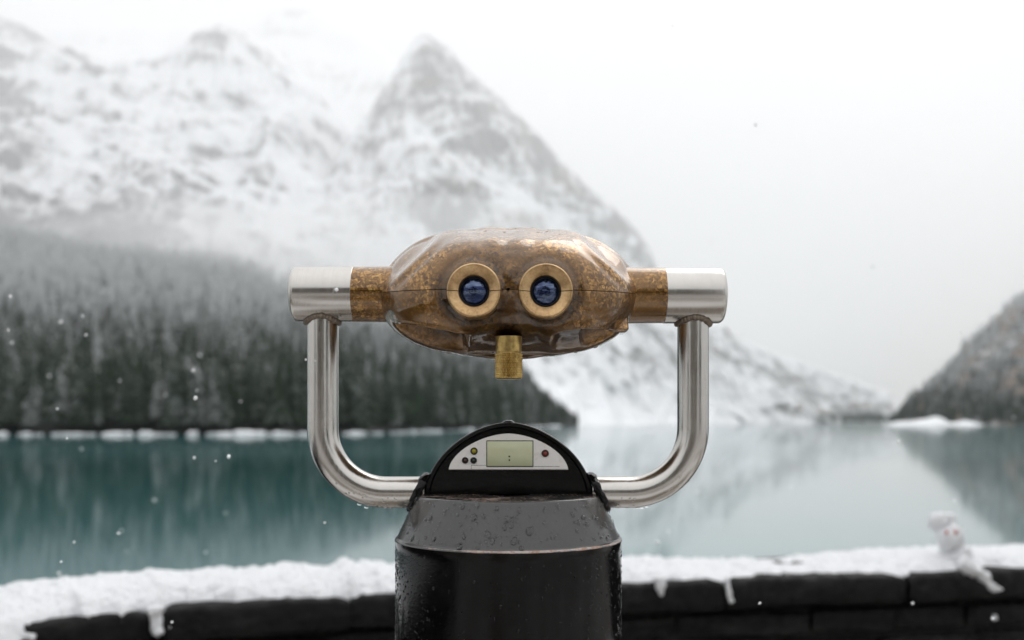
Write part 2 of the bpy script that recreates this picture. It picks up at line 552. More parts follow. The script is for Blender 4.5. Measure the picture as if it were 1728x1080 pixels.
def build_lake():
    m, t, b = new_mat('glacial_water'); n = N(t)
    po = n.node('ShaderNodeSeparateXYZ'); g = n.node('ShaderNodeNewGeometry'); n.link(g.outputs['Position'], po.inputs[0])
    far = n.maprange(n.math('ADD', po.outputs['Y'], n.math('MULTIPLY', n.noise(n.world((0.006, 0.03, 1)), 1.0, 3), 70.0)), 135, 200)   # breeze beyond, calm near the terrace
    b.inputs['Base Color'].default_value = (0.001, 0.110, 0.120, 1)
    b.inputs['IOR'].default_value = 1.333
    b.inputs['Coat Weight'].default_value = 0.65; b.inputs['Coat IOR'].default_value = 1.333; b.inputs['Coat Roughness'].default_value = 0.05
    n.link(n.math('ADD', n.math('MULTIPLY', far, 0.08), 0.065), b.inputs['Roughness'])
    w1 = n.noise(n.world((0.35, 1.3, 1)), 1.0, 3, 0.5, 0.3)
    w2 = n.noise(n.world((2.2, 6.5, 1)), 1.0, 2, 0.5)
    h = n.math('ADD', n.math('MULTIPLY', w1, 0.6), n.math('MULTIPLY', w2, 0.14))
    bp = n.node('ShaderNodeBump'); bp.inputs['Distance'].default_value = 0.02
    n.link(n.math('ADD', n.math('MULTIPLY', far, 0.30), 0.28), bp.inputs['Strength'])
    n.link(h, bp.inputs['Height']); n.link(bp.outputs[0], b.inputs['Normal'])
    v = np.array([(-3900, 4.0, WATER_Z), (3900, 4.0, WATER_Z), (3900, 3400, WATER_Z), (-3900, 3400, WATER_Z)])
    tag(obj('lake', v, [(0, 1, 2, 3)], m, smooth=False), kind='structure', label='teal glacial lake with soft blurred reflections')
build_lake()

# ------------------------------------------------------------------ setting: mountains
def foot_row(pts, below=2.5):
    """(px, D) shore points just under the waterline"""
    return [(px, HOR + (CAM_Z - (WATER_Z - below)) * FPX / D, D) for px, D in pts]

def loft(name, rows, px0, px1, nx, nsub, mat, amp, scale, rockf, seed, label, keep_ridge=0.35, back=900.0, ampf=None):
    px = np.linspace(px0, px1, nx)
    K = []
    sm = max(3, int(nx * 0.012) | 1)
    ker = np.hanning(sm + 2)[1:-1]; ker /= ker.sum()
    for r in rows:
        r = np.array(r, float)
        py = np.interp(px, r[:, 0], r[:, 1]); D = np.interp(px, r[:, 0], r[:, 2])
        py = np.convolve(np.pad(py, sm // 2, mode='edge'), ker, 'valid'); D = np.convolve(np.pad(D, sm // 2, mode='edge'), ker, 'valid')
        K.append(P(px, py, D))
    top = K[-1]
    bk = top.copy(); bk[:, 0] *= (top[:, 1] + back * 0.35) / top[:, 1]; bk[:, 1] += back * 0.35; bk[:, 2] = WATER_Z + (top[:, 2] - WATER_Z) * 0.72
    bk2 = top.copy(); bk2[:, 0] *= (top[:, 1] + back) / top[:, 1]; bk2[:, 1] += back; bk2[:, 2] = WATER_Z - 3
    K = K + [bk, bk2]
    K = np.array(K)
    ridge = len(rows) - 1
    out, vv = [], []
    for i in range(len(K) - 1):
        a, b_ = K[i], K[i + 1]
        p = K[i - 1] if i > 0 else a; q = K[i + 2] if i + 2 < len(K) else b_
        ns = nsub if i < ridge else max(6, nsub // 4)
        for j in range(ns):
            t = j / ns
            lin = a * (1 - t) + b_ * t
            cr = 0.5 * ((2 * a) + (-p + b_) * t + (2 * p - 5 * a + 4 * b_ - q) * t ** 2 + (-p + 3 * a - 3 * b_ + q) * t ** 3)
            out.append(lin * 0.4 + cr * 0.6 if i < ridge else lin); vv.append(i + t)
    out.append(K[-1]); vv.append(len(K) - 1.0)
    G = np.array(out); vv = np.array(vv)
    w = sstep(0.0, 0.6, vv) * np.where(vv > ridge - 0.5, keep_ridge + (1 - keep_ridge) * sstep(0.0, 0.5, np.abs(vv - ridge)), 1.0)
    q = G / scale
    if ampf is not None: amp = amp * ampf(px)[None, :]
    else: amp = amp * np.ones((1, nx))
    w = w[:, None]
    rn = fbm(q * np.array([1, 0.8, 0.55]), 6, 0.52, seed, ridged=True); rn = rn - rn.mean()
    fn = fbm(q * 3.1 + 5.0, 4, 0.55, seed + 40)
    G[..., 2] += amp * w * (rn * 0.9 + 0.25 * fn)
    gl = fbm(np.stack([G[..., 0] / (scale * 0.22) + G[..., 2] / (scale * 1.1), G[..., 1] / (scale * 1.3), G[..., 2] / (scale * 1.6)], -1), 4, 0.55, seed + 60, ridged=True)
    G[..., 1] -= amp * w * 0.85 * (gl - gl.mean())           # buttresses and gullies down the faces
    G[..., 2] += amp * w * 0.30 * (gl - gl.mean())
    G[..., 1] -= amp * w * (0.9 * (lambda z_: z_ - z_.mean())(fbm(q * 1.7 + 9.0, 5, 0.55, seed + 80, ridged=True)))
    proj_x = 864 + G[..., 0] / G[..., 1] * FPX; proj_y = HOR - (G[..., 2] - CAM_Z) / G[..., 1] * FPX
    o = obj(name, G.reshape(-1, 3), grid_faces(len(vv), nx), mat)
    set_attr(o, 'rock', rockf(proj_x, proj_y))
    tag(o, label=label, kind='structure')
    return G, vv, ridge

def gs(x, y, cx, cy, rx, ry, ang=0.0):
    c, s = math.cos(R(ang)), math.sin(R(ang))
    dx, dy = x - cx, y - cy
    u, v = (dx * c + dy * s) / rx, (-dx * s + dy * c) / ry
    return np.exp(-(u * u + v * v))

# faint far ridge
loft('far_ridge', [
    [(-700, 330, 2300), (700, 330, 2300), (900, 420, 2300)],
    [(-700, 160, 2550), (300, 150, 2550), (700, 200, 2550), (900, 330, 2500)],
    [(-700, 20, 2800), (60, 40, 2800), (250, 44, 2800), (330, 40, 2800), (400, 26, 2800), (480, 9, 2800), (520, 14, 2800), (590, 48, 2800), (650, 84, 2800), (780, 210, 2750), (900, 330, 2700)]],
    -700, 900, 150, 34, mountain_mat('far_ridge_rock', snow_bias=0.12, s=0.8), 32, 420,
    lambda x, y: 0.15 + 0.2 * gs(x, y, 480, 20, 60, 25), 21, 'faint snowy ridge dissolving into cloud behind the crags', back=500)

# left massif
def rock_massif(x, y):
    r = 0.0 * x
    r = r + 0.75 * gs(x, y, -10, 110, 60, 130) + 0.7 * gs(x, y, 45, 60, 45, 14, 30) + 0.5 * gs(x, y, 130, 95, 110, 10, 28)
    r = r + 0.55 * gs(x, y, 360, 60, 45, 28) + 0.45 * gs(x, y, 440, 90, 60, 9, 38)
    r = r + 0.35 * gs(x, y, 150, 195, 40, 14, -10) + 0.5 * gs(x, y, 345, 195, 45, 16, 10) + 0.4 * gs(x, y, 440, 215, 40, 20)
    r = r + 0.5 * gs(x, y, 20, 260, 70, 90) + 0.55 * gs(x, y, 190, 320, 120, 45, -25) + 0.5 * gs(x, y, 440, 300, 45, 60) + 0.45 * gs(x, y, 300, 330, 70, 50)
    r = r + 0.8 * sstep(330, 395, y) * (1 - sstep(160, 420, x)) + 0.3 * sstep(330, 390, y)
    r = r - 0.35 * gs(x, y, 400, 270, 14, 120, 8) - 0.5 * gs(x, y, 560, 380, 120, 60) - 0.3 * gs(x, y, 100, 300, 60, 14, -25)
    return r
loft('mountain_massif', [
    [(-800, 480, 1080), (0, 500, 1080), (500, 520, 1080), (760, 560, 1150)],
    [(-800, 330, 1280), (0, 345, 1300), (300, 360, 1300), (520, 400, 1300), (760, 470, 1350)],
    [(-800, 180, 1550), (0, 215, 1600), (300, 215, 1620), (450, 240, 1640), (600, 330, 1600), (760, 430, 1600)],
    [(-800, -140, 1900), (-250, -20, 1950), (-60, 8, 2000), (0, 24, 2000), (45, 40, 2000), (100, 70, 2000), (190, 98, 2020), (260, 104, 2030), (318, 72, 2020), (345, 40, 2000), (372, 31, 2000), (410, 50, 2000), (455, 82, 2000), (520, 130, 2000), (600, 230, 1950), (760, 420, 1900)]],
    -800, 760, 330, 64, mountain_mat('massif_rock', warm=(0.12, 0.10, 0.085), snow_bias=0.03), 48, 260, rock_massif, 3,
    'snow-streaked crags of the left massif rising above the forest')

# the pointed peak, its long right-hand ridge and snowy apron
def rock_peak(x, y):
    r = 0.25 * gs(x, y, 780, 300, 260, 200)
    r = r + 0.7 * gs(x, y, 742, 85, 50, 12, 42) + 0.55 * gs(x, y, 735, 120, 26, 24) + 0.45 * gs(x, y, 800, 210, 26, 50, 15)
    r = r + 0.4 * gs(x, y, 930, 270, 110, 26, 45) + 0.5 * gs(x, y, 1040, 380, 60, 40, 45) + 0.45 * gs(x, y, 770, 350, 90, 36)
    r = r + 0.4 * gs(x, y, 585, 330, 55, 80) + 0.35 * gs(x, y, 640, 160, 25, 40, 25)
    r = r - 0.3 * gs(x, y, 860, 320, 90, 10, 40) - 0.3 * gs(x, y, 760, 290, 120, 14, 22)
    r = r + 0.65 * gs(x, y, 1080, 600, 26, 60, -32) + 0.4 * gs(x, y, 975, 640, 20, 30, -30) + 0.5 * gs(x, y, 1200, 620, 30, 60, -10)
    r = r + 0.75 * gs(x, y, 1330, 640, 120, 15, 22) + 0.8 * gs(x, y, 1330, 690, 40, 26, 20) + 0.9 * gs(x, y, 1450, 695, 70, 20)
    r = r - 0.7 * gs(x, y, 1150, 700, 130, 38, 8) - 0.35 * gs(x, y, 1270, 640, 60, 10, 35) - 0.5 * gs(x, y, 960, 690, 50, 40) - 0.35 * gs(x, y, 1010, 610, 60, 12, 42)
    return r
loft('mountain_peak', [
    foot_row([(420, 700), (700, 800), (900, 880), (960, 930), (1050, 1100), (1180, 1350), (1310, 1650), (1420, 1950), (1500, 2100), (1600, 2150)]),
    [(420, 560, 1000), (600, 560, 1050), (800, 575, 1150), (960, 640, 1200), (1060, 668, 1350), (1180, 686, 1550), (1310, 700, 1800), (1420, 703, 2050), (1500, 705, 2150), (1600, 708, 2200)],
    [(420, 470, 1200), (540, 440, 1250), (700, 430, 1300), (860, 460, 1330), (1000, 540, 1420), (1100, 590, 1550), (1200, 630, 1750), (1310, 665, 1950), (1420, 684, 2150), (1500, 698, 2220), (1600, 706, 2250)],
    [(420, 440, 1350), (540, 380, 1420), (620, 300, 1480), (720, 255, 1520), (860, 330, 1560), (1000, 440, 1660), (1100, 530, 1750), (1200, 590, 1900), (1310, 628, 2080), (1420, 660, 2220), (1500, 690, 2280), (1600, 704, 2300)],
    [(420, 430, 1450), (500, 385, 1550), (540, 330, 1600), (562, 272, 1650), (620, 190, 1700), (660, 130, 1720), (690, 80, 1730), (703, 62, 1730), (722, 57, 1730), (760, 86, 1740), (800, 130, 1750), (860, 182, 1770), (920, 242, 1800), (970, 292, 1830), (1010, 332, 1860), (1060, 372, 1900), (1092, 418, 1930), (1112, 458, 1960), (1150, 500, 2000), (1200, 543, 2050), (1260, 578, 2120), (1350, 610, 2250), (1430, 635, 2350), (1470, 652, 2380), (1492, 664, 2400), (1515, 690, 2400), (1600, 702, 2400)]],
    420, 1600, 420, 48, mountain_mat('peak_rock', rock=(0.095, 0.092, 0.089), warm=(0.24, 0.15, 0.09), warm_amt=0.55, snow_bias=-0.02, s=1.3), 34, 210, rock_peak, 9,
    'pointed snow-dusted rock peak with a long ridge down to the lake', keep_ridge=0.25)

# right-hand wooded hill
def rock_hill(x, y):
    return 0.75 - 0.45 * gs(x, y, 1700, 570, 70, 22, -20) - 0.35 * gs(x, y, 1640, 620, 60, 16, -20) + 0.3 * gs(x, y, 1650, 650, 90, 30)
G_hill, v_hill, r_hill = loft('wooded_hill', [
    foot_row([(1505, 1500), (1530, 1450), (1560, 1300), (1640, 1150), (1728, 1080), (2000, 950), (2600, 800)]),
    [(1505, 716, 1510), (1530, 706, 1470), (1560, 690, 1370), (1640, 662, 1240), (1728, 640, 1170), (2000, 590, 1050), (2600, 520, 900)],
    [(1505, 715, 1520), (1530, 697, 1490), (1560, 668, 1430), (1640, 608, 1340), (1728, 565, 1270), (2000, 450, 1200), (2600, 380, 1050)],
    [(1505, 714, 1530), (1522, 696, 1520), (1534, 674, 1510), (1580, 640, 1480), (1622, 592, 1450), (1660, 557, 1430), (1700, 518, 1400), (1728, 500, 1390), (1850, 405, 1380), (2100, 300, 1350), (2600, 200, 1300)]],
    1505, 2600, 260, 36, mountain_mat('hill_rock', rock=(0.060, 0.062, 0.060), warm=(0.22, 0.12, 0.06), warm_amt=0.8, snow_bias=-0.24, s=2.2), 20, 150, rock_hill, 31,
    'steep wooded rock hill closing the right end of the lake', ampf=lambda p: 0.12 + 0.88 * sstep(1530, 1620, p))

# forested lower slope on the left
def dark_floor():
    m, t, b = new_mat('forest_floor'); n = N(t)
    n.link(n.mix(n.maprange(n.noise(n.world((0.08, 0.08, 0.1)), 1.0, 4), 0.55, 0.8), (0.012, 0.014, 0.012), (0.16, 0.17, 0.17)), b.inputs['Base Color'])
    b.inputs['Roughness'].default_value = 0.9
    return m
SHORE = [(-700, 270), (-200, 325), (0, 340), (300, 340), (500, 345), (640, 380), (760, 470), (860, 620), (930, 800), (975, 900)]
G_for, v_for, r_for = loft('forest_slope', [
    foot_row(SHORE, 1.2),
    [(-700, 690, 330), (0, 705, 400), (500, 706, 410), (640, 708, 450), (760, 709, 560), (860, 711, 700), (930, 713, 860), (975, 718, 930)],
    [(-700, 500, 560), (0, 560, 620), (250, 570, 640), (500, 590, 660), (640, 610, 680), (760, 640, 760), (860, 675, 860), (930, 695, 920), (975, 715, 960)],
    [(-700, 330, 820), (0, 402, 900), (250, 430, 930), (400, 455, 950), (480, 480, 960), (600, 540, 980), (700, 580, 1000), (800, 610, 1030), (880, 645, 1040), (930, 685, 1020), (975, 712, 1000)]],
    -700, 975, 220, 30, dark_floor(), 9, 120, lambda x, y: x * 0, 51, 'forest floor rising from the far shore', keep_ridge=0.8, back=500)

# snow mounds at the far right shore and a snowy rim along the left shore
def mound(name, pts, D, depth, label, seed):
    pts = np.array(pts, float)
    px = np.linspace(pts[0, 0], pts[-1, 0], 40)
    top = np.interp(px, pts[:, 0], pts[:, 1])
    rows = []
    base = HOR + (CAM_Z - WATER_Z + 1) * FPX / D
    for t in np.linspace(0, 1, 15):
        pr = math.sin(math.pi * min(t * 0.86 + 0.02, 1.0)) ** 0.8 if t < 0.62 else math.sin(math.pi * min(t * 0.86 + 0.02, 1.0))
        g = P(px, base + (top - base) * pr, D)
        sc = (D + depth * (t - 0.3)) 
        g[:, 1] = sc
        rows.append(g)
    G = np.array(rows)
    G[..., 2] += 1.6 * fbm(G / 11.0, 4, seed=seed) * np.sin(np.linspace(0, np.pi, 15))[:, None]
    o = obj(name, G.reshape(-1, 3), grid_faces(15, 40), MAT['snow'])
    tag(o, label=label, kind='structure')
mound('snow_mound', [(1500, 717), (1530, 712), (1555, 710), (1575, 707), (1588, 702), (1594, 705), (1598, 715), (1600, 717)], 1130, 60, 'pointed white snow mound at the foot of the wooded hill', 5)
mound('snow_mound', [(1598, 717), (1612, 713), (1632, 711), (1640, 709), (1650, 713), (1660, 717)], 1090, 50, 'low white snow mound on the shore beside the pointed mound', 6)

# ------------------------------------------------------------------ trees
def crown_mesh(seed, layers=9, n=9):
    r = random.Random(seed)
    V, F = [], []
    for k in range(layers):
        t = k / (layers - 1)
        z0 = 0.07 + 0.80 * t
        rad = (0.155 * (1 - t) ** 0.85 + 0.016) * r.uniform(0.8, 1.15)
        h = 0.20 * (1 - 0.45 * t)
        b = len(V)
        cx, cy = r.uniform(-0.012, 0.012), r.uniform(-0.012, 0.012)
        V.append((cx, cy, z0 + h))
        off = r.uniform(0, 6)
        for j in range(2 * n):
            a = off + math.pi * j / n
            q = rad * (r.uniform(0.8, 1.25) if j % 2 == 0 else r.uniform(0.35, 0.55))
            V.append((cx + q * math.cos(a), cy + q * math.sin(a), z0 - (0.035 if j % 2 == 0 else -0.02) * r.uniform(0.4, 1.4)))
        for j in range(2 * n):
            F.append((b, b + 1 + j, b + 1 + (j + 1) % (2 * n)))
    return np.array(V), np.array(F)

CROWNS = [crown_mesh(s) for s in range(6)]
TRUNK = lathe([(0.020, 0.0), (0.016, 0.3), (0.004, 0.93)], (0, 0, 0), segs=6)

def sample_grid(G, vv, vmax, count, seed, dens=None):
    g = np.random.default_rng(seed)
    rows = np.where(vv <= vmax)[0]
    A = G[rows[0]:rows[-1] + 1]
    e1 = A[1:, :-1] - A[:-1, :-1]; e2 = A[:-1, 1:] - A[:-1, :-1]
    area = np.abs(e1[..., 0] * e2[..., 1] - e1[..., 1] * e2[..., 0])
    if dens is not None:
        c = A[:-1, :-1]
        area = area * dens(864 + c[..., 0] / c[..., 1] * FPX, HOR - (c[..., 2] - CAM_Z) / c[..., 1] * FPX)
    p = area.ravel() / area.sum()
    i = g.choice(len(p), size=count, p=p)
    r, c = np.divmod(i, area.shape[1])
    u, v = g.random(count)[:, None], g.random(count)[:, None]
    pts = A[r, c] * (1 - u) * (1 - v) + A[r + 1, c] * u * (1 - v) + A[r, c + 1] * (1 - u) * v + A[r + 1, c + 1] * u * v
    return pts[pts[:, 2] > WATER_Z + 0.5]

left = sample_grid(G_for, v_for, r_for + 0.25, 7600, 1)
# a closed front rank along the shore
sh = np.array(SHORE, float)
fx = np.random.default_rng(4).uniform(-650, 960, 520)
fd = np.interp(fx, sh[:, 0], sh[:, 1]) + np.random.default_rng(5).uniform(7, 45, 520)
front = P(fx, HOR, fd); front[:, 2] = WATER_Z + 1.0 + np.random.default_rng(6).uniform(0, 1.5, 520) + (fd - np.interp(fx, sh[:, 0], sh[:, 1])) * 0.12
right = sample_grid(G_hill, v_hill, r_hill + 0.1, 3200, 2, lambda x, y: 0.45 + 1.6 * (y > 665) + 0.8 * gs(x, y, 1728, 510, 60, 30))
tl = np.concatenate([left, front])
ht = np.random.default_rng(8).uniform(12, 29, len(tl)) * (1 - 0.32 * sstep(10, 170, tl[:, 2])) * (1 - 0.55 * sstep(860, 970, 864 + tl[:, 0] / tl[:, 1] * FPX))
ht_r = np.random.default_rng(9).uniform(8, 17, len(right))

def tree_px(pts): return 864 + pts[:, 0] / pts[:, 1] * FPX
size = ht / tl[:, 1] * np.where((tree_px(tl) > -15) & (tree_px(tl) < 960), 1, 0)
# the front rows hide the ones behind: take the tallest that stand nearest the water
near = size * (tl[:, 1] < np.interp(tree_px(tl), sh[:, 0], sh[:, 1]) + 48)
order = np.argsort(-near)
solo, rest = order[:300], order[300:]

def merged(name, pts, hts, label, seed):
    g = np.random.default_rng(seed)
    V, F, n0 = [], [], 0
    kind = g.integers(0, len(CROWNS), len(pts)); ang = g.uniform(0, 6.28, len(pts)); wid = g.uniform(0.85, 1.35, len(pts))
    for k, (cv, cf) in enumerate(CROWNS):
        s = np.where(kind == k)[0]
        if not len(s): continue
        ca, sa = np.cos(ang[s])[:, None], np.sin(ang[s])[:, None]
        w = (hts[s] * wid[s])[:, None]
        x = (cv[None, :, 0] * ca - cv[None, :, 1] * sa) * w + pts[s, 0][:, None]
        y = (cv[None, :, 0] * sa + cv[None, :, 1] * ca) * w + pts[s, 1][:, None]
        z = cv[None, :, 2] * hts[s][:, None] + pts[s, 2][:, None] - 0.3
        V.append(np.stack([x, y, z], -1).reshape(-1, 3))
        F.append((cf[None] + (np.arange(len(s)) * len(cv))[:, None, None] + n0).reshape(-1, 3)); n0 += len(s) * len(cv)
    o = obj(name, np.concatenate(V), np.concatenate(F), MAT['needles'], smooth=False)
    tag(o, label=label, kind='stuff')
merged('spruce_forest', tl[rest], ht[rest], 'dense dark spruce forest fading uphill into mist', 12)
merged('spruce_wood', right, ht_r, 'scattered spruces on the steep right hill', 13)
apron = P(*[np.array(a, float) for a in zip(*[(random.gauss(1440, 45), 0, random.uniform(1960, 2090)) for _ in range(260)])])
apron[:, 2] = WATER_Z + 0.5 + np.abs(np.random.default_rng(3).normal(0, 6, len(apron)))
merged('shore_wood', apron, np.random.default_rng(14).uniform(10, 22, len(apron)), 'low dark strip of woodland at the far end of the lake', 15)

crown_me = [make_mesh('crown', cv, cf, MAT['needles'], False) for cv, cf in CROWNS]
trunk_me = make_mesh('trunk', TRUNK[0], TRUNK[1], MAT['bark'])
for i in solo:
    t = empty('spruce_tree', (0, 0, 0))
    t.location = tuple(tl[i] - np.array([0, 0, 0.3])); t.rotation_euler[2] = random.uniform(0, 6.28)
    h = ht[i]; w = h * random.uniform(0.85, 1.3)
    t.scale = (w, w, h)
    tag(t, 'dark snow-dusted spruce in the front rows along the far shore', 'tree', 'front rows of spruces along the far shore')
    for nm, me in (('crown', random.choice(crown_me)), ('trunk', trunk_me)):
        c = bpy.data.objects.new(nm, me); col.objects.link(c); c.parent = t

# snow-capped boulders along the left shore
bl = [make_mesh('boulder', *blob((0, 0, 0), (1, 0.8, 0.6), s, 0.5, 1.6, 12, 8), MAT['snow']) for s in range(5)]
bx = -20.0
while bx < 945:
    d = np.interp(bx, sh[:, 0], sh[:, 1])
    c = P(bx, HOR, d - 1.5); c[2] = WATER_Z + 0.25
    o = bpy.data.objects.new('shore_boulder', random.choice(bl)); col.objects.link(o)
    o.location = tuple(c + np.array([random.uniform(-1, 1), random.uniform(-1, 2), 0]))
    k = random.choice([0.5, 0.8, 1.1, 1.6, 2.3]) * random.uniform(0.8, 1.2); o.scale = (k * random.uniform(1.2, 2.4), k, k * random.uniform(0.5, 0.9)); o.rotation_euler[2] = random.uniform(0, 3)
    tag(o, 'snow-covered boulder at the waterline below the forest', 'boulder', 'snowy boulders along the far shore')
    bx += random.choice([3, 4, 6, 9, 12, 24]) * (345 / d) * 1.0

# ------------------------------------------------------------------ haze and low cloud
def volume_mat(name, density, color=(0.995, 0.998, 1.0), aniso=0.0):
    m = bpy.data.materials.new(name); m.use_nodes = True
    t = m.node_tree; t.nodes.clear()
    o = t.nodes.new('ShaderNodeOutputMaterial'); v = t.nodes.new('ShaderNodeVolumePrincipled')
    v.inputs['Color'].default_value = (*color, 1); v.inputs['Density'].default_value = density
    v.inputs['Anisotropy'].default_value = aniso
    t.links.new(v.outputs[0], o.inputs['Volume'])
    return m
def box_mesh(lo, hi):
    v = [(x, y, z) for x in (lo[0], hi[0]) for y in (lo[1], hi[1]) for z in (lo[2], hi[2])]
    return v, [(0, 1, 3, 2), (4, 6, 7, 5), (0, 4, 5, 1), (2, 3, 7, 6), (0, 2, 6, 4), (1, 5, 7, 3)]
tag(outward(obj('haze', *box_mesh((-4200, -3500, -12), (4200, 3500, 1060)), volume_mat('thin_haze', 0.00005, aniso=0.4), smooth=False)),
    label='thin snowy haze filling the valley', kind='stuff')
prof = [(1250, -7.0), (2750, -7.0), (2650, 1040), (1600, 1040), (1050, 600), (600, 330), (500, 160), (640, 55)]
k = len(prof)
xs = [(-4000, 0)] + [(x_, 850 * float(sstep(-250, 750, x_))) for x_ in np.linspace(-250, 750, 25)] + [(4000, 850)]           # the cloud stands farther off on the right
mv = [(x, y + sh_ * (-0.35 if y > 2000 else 0.75), z) for x, sh_ in xs for y, z in prof]   # and is thinner there
mf = [tuple(range(k)), tuple(range(len(xs) * k - 1, (len(xs) - 1) * k - 1, -1))]
for a in range(len(xs) - 1):
    mf += [(a * k + i, (a + 1) * k + i, (a + 1) * k + (i + 1) % k, a * k + (i + 1) % k) for i in range(k)]
tag(outward(obj('mist', mv, mf, volume_mat('snow_cloud', 0.00056, aniso=0.4), smooth=False)), label='pale snow cloud hanging round the mountains', kind='stuff')

# ------------------------------------------------------------------ parapet wall
TOP = 0.80            # top of the coping stones
COPE_H, COPE_W = 0.095, 0.46
wall = empty('stone_wall', (0.0, 2.95, 0.0))
tag(wall, 'low dark stone parapet with snow-covered coping along the lake', 'wall')

def cope_stone(s0, s1, seed):
    ns, ring = 16, []
    prof = []
    b = 0.012
    hw = [(0, -COPE_H + b), (0, -COPE_H * 0.5), (0, -b), (b, 0), (COPE_W * 0.33, 0), (COPE_W * 0.66, 0), (COPE_W - b, 0), (COPE_W, -b), (COPE_W, -COPE_H + b), (COPE_W - b, -COPE_H), (b, -COPE_H)]
    ss = np.linspace(s0, s1, ns)
    V = []
    for i, s in enumerate(ss):
        e = 0.010 if i in (0, ns - 1) else 0.0
        for (o, z) in hw:
            x, y = wall_at(s, o + (e if o < 0.1 else -e if o > COPE_W - 0.1 else 0))
            V.append((x, y, TOP + z - (e if z > -0.02 else 0)))
    V = np.array(V)
    d = fbm(V * 7.0 + seed * 3.1, 4, 0.55, seed)
    V += np.stack([fbm(V * 9 + 4 + seed, 3, seed=seed + 5), d, d * 0.6], -1) * 0.011
    V[:, 2] += 0.006 * math.sin(seed * 12.9)
    n = len(hw)
    F = [tuple(q) for q in grid_faces(ns, n, wrap=True)] + [tuple(range(n)), tuple(range((ns - 1) * n, ns * n))[::-1]]
    return V, F

joints = [float(s_of_px(p)) for p in (264, 592, 900, 1228, 1534)]
jl = [joints[0]]
while jl[0] > 0.8: jl.insert(0, jl[0] - random.uniform(0.52, 0.7))
while joints[-1] < WALL_S[-1] - 0.8: joints.append(joints[-1] + random.uniform(0.5, 0.68))
joints = jl[:-1] + joints
for i in range(len(joints) - 1):
    gap0 = 0.016 if abs(joints[i] - float(s_of_px(264))) < 1e-6 else 0.006
    gap1 = 0.016 if abs(joints[i + 1] - float(s_of_px(264))) < 1e-6 else 0.006
    v, f = cope_stone(joints[i] + gap0, joints[i + 1] - gap1, i)
    obj('coping_stone', v, f, MAT['stone'], wall, sharp=50)

# rubble courses under the coping
z1 = TOP - COPE_H - 0.004
row = 0
while z1 > 0.02:
    hh = random.uniform(0.085, 0.125)
    z0 = max(z1 - hh, 0.0)
    s = WALL_S[-1] * 0.16 + random.uniform(0, 0.3)
    while s < WALL_S[-1] * 0.72:
        L = random.uniform(0.18, 0.5)
        v, f = rbox((0, 0, 0), (1, 1, 1), 0.09)
        v[:, 2] = z0 + 0.006 + (z1 - z0 - 0.010) * v[:, 2] * random.uniform(0.86, 1.0)
        off = random.uniform(0.03, 0.055)
        a = s + 0.006 + v[:, 0] * (L - 0.012)
        o = off + 0.10 * v[:, 1]
        x, y = wall_at(a, o)
        w = np.stack([x, y, v[:, 2]], -1)
        w += 0.012 * np.stack([vnoise(w * 11 + 3, row), vnoise(w * 11 + 9, row), 0.5 * vnoise(w * 11 + 15, row)], -1)
        obj('stone', w, f, MAT['stone'], wall, smooth=False)
        s += L
    z1 = z0 - 0.002; row += 1
ss = np.linspace(0.2, WALL_S[-1] - 0.2, 160)
V = []
for s in ss:
    for o, z in ((0.075, -0.3), (0.075, TOP - COPE_H - 0.01), (COPE_W - 0.05, TOP - COPE_H - 0.01), (COPE_W - 0.05, -3.0)):
        x, y = wall_at(s, o); V.append((x, y, z))
obj('wall_core', V, [tuple(q) for q in grid_faces(160, 4)], MAT['mortar'], wall, smooth=False)

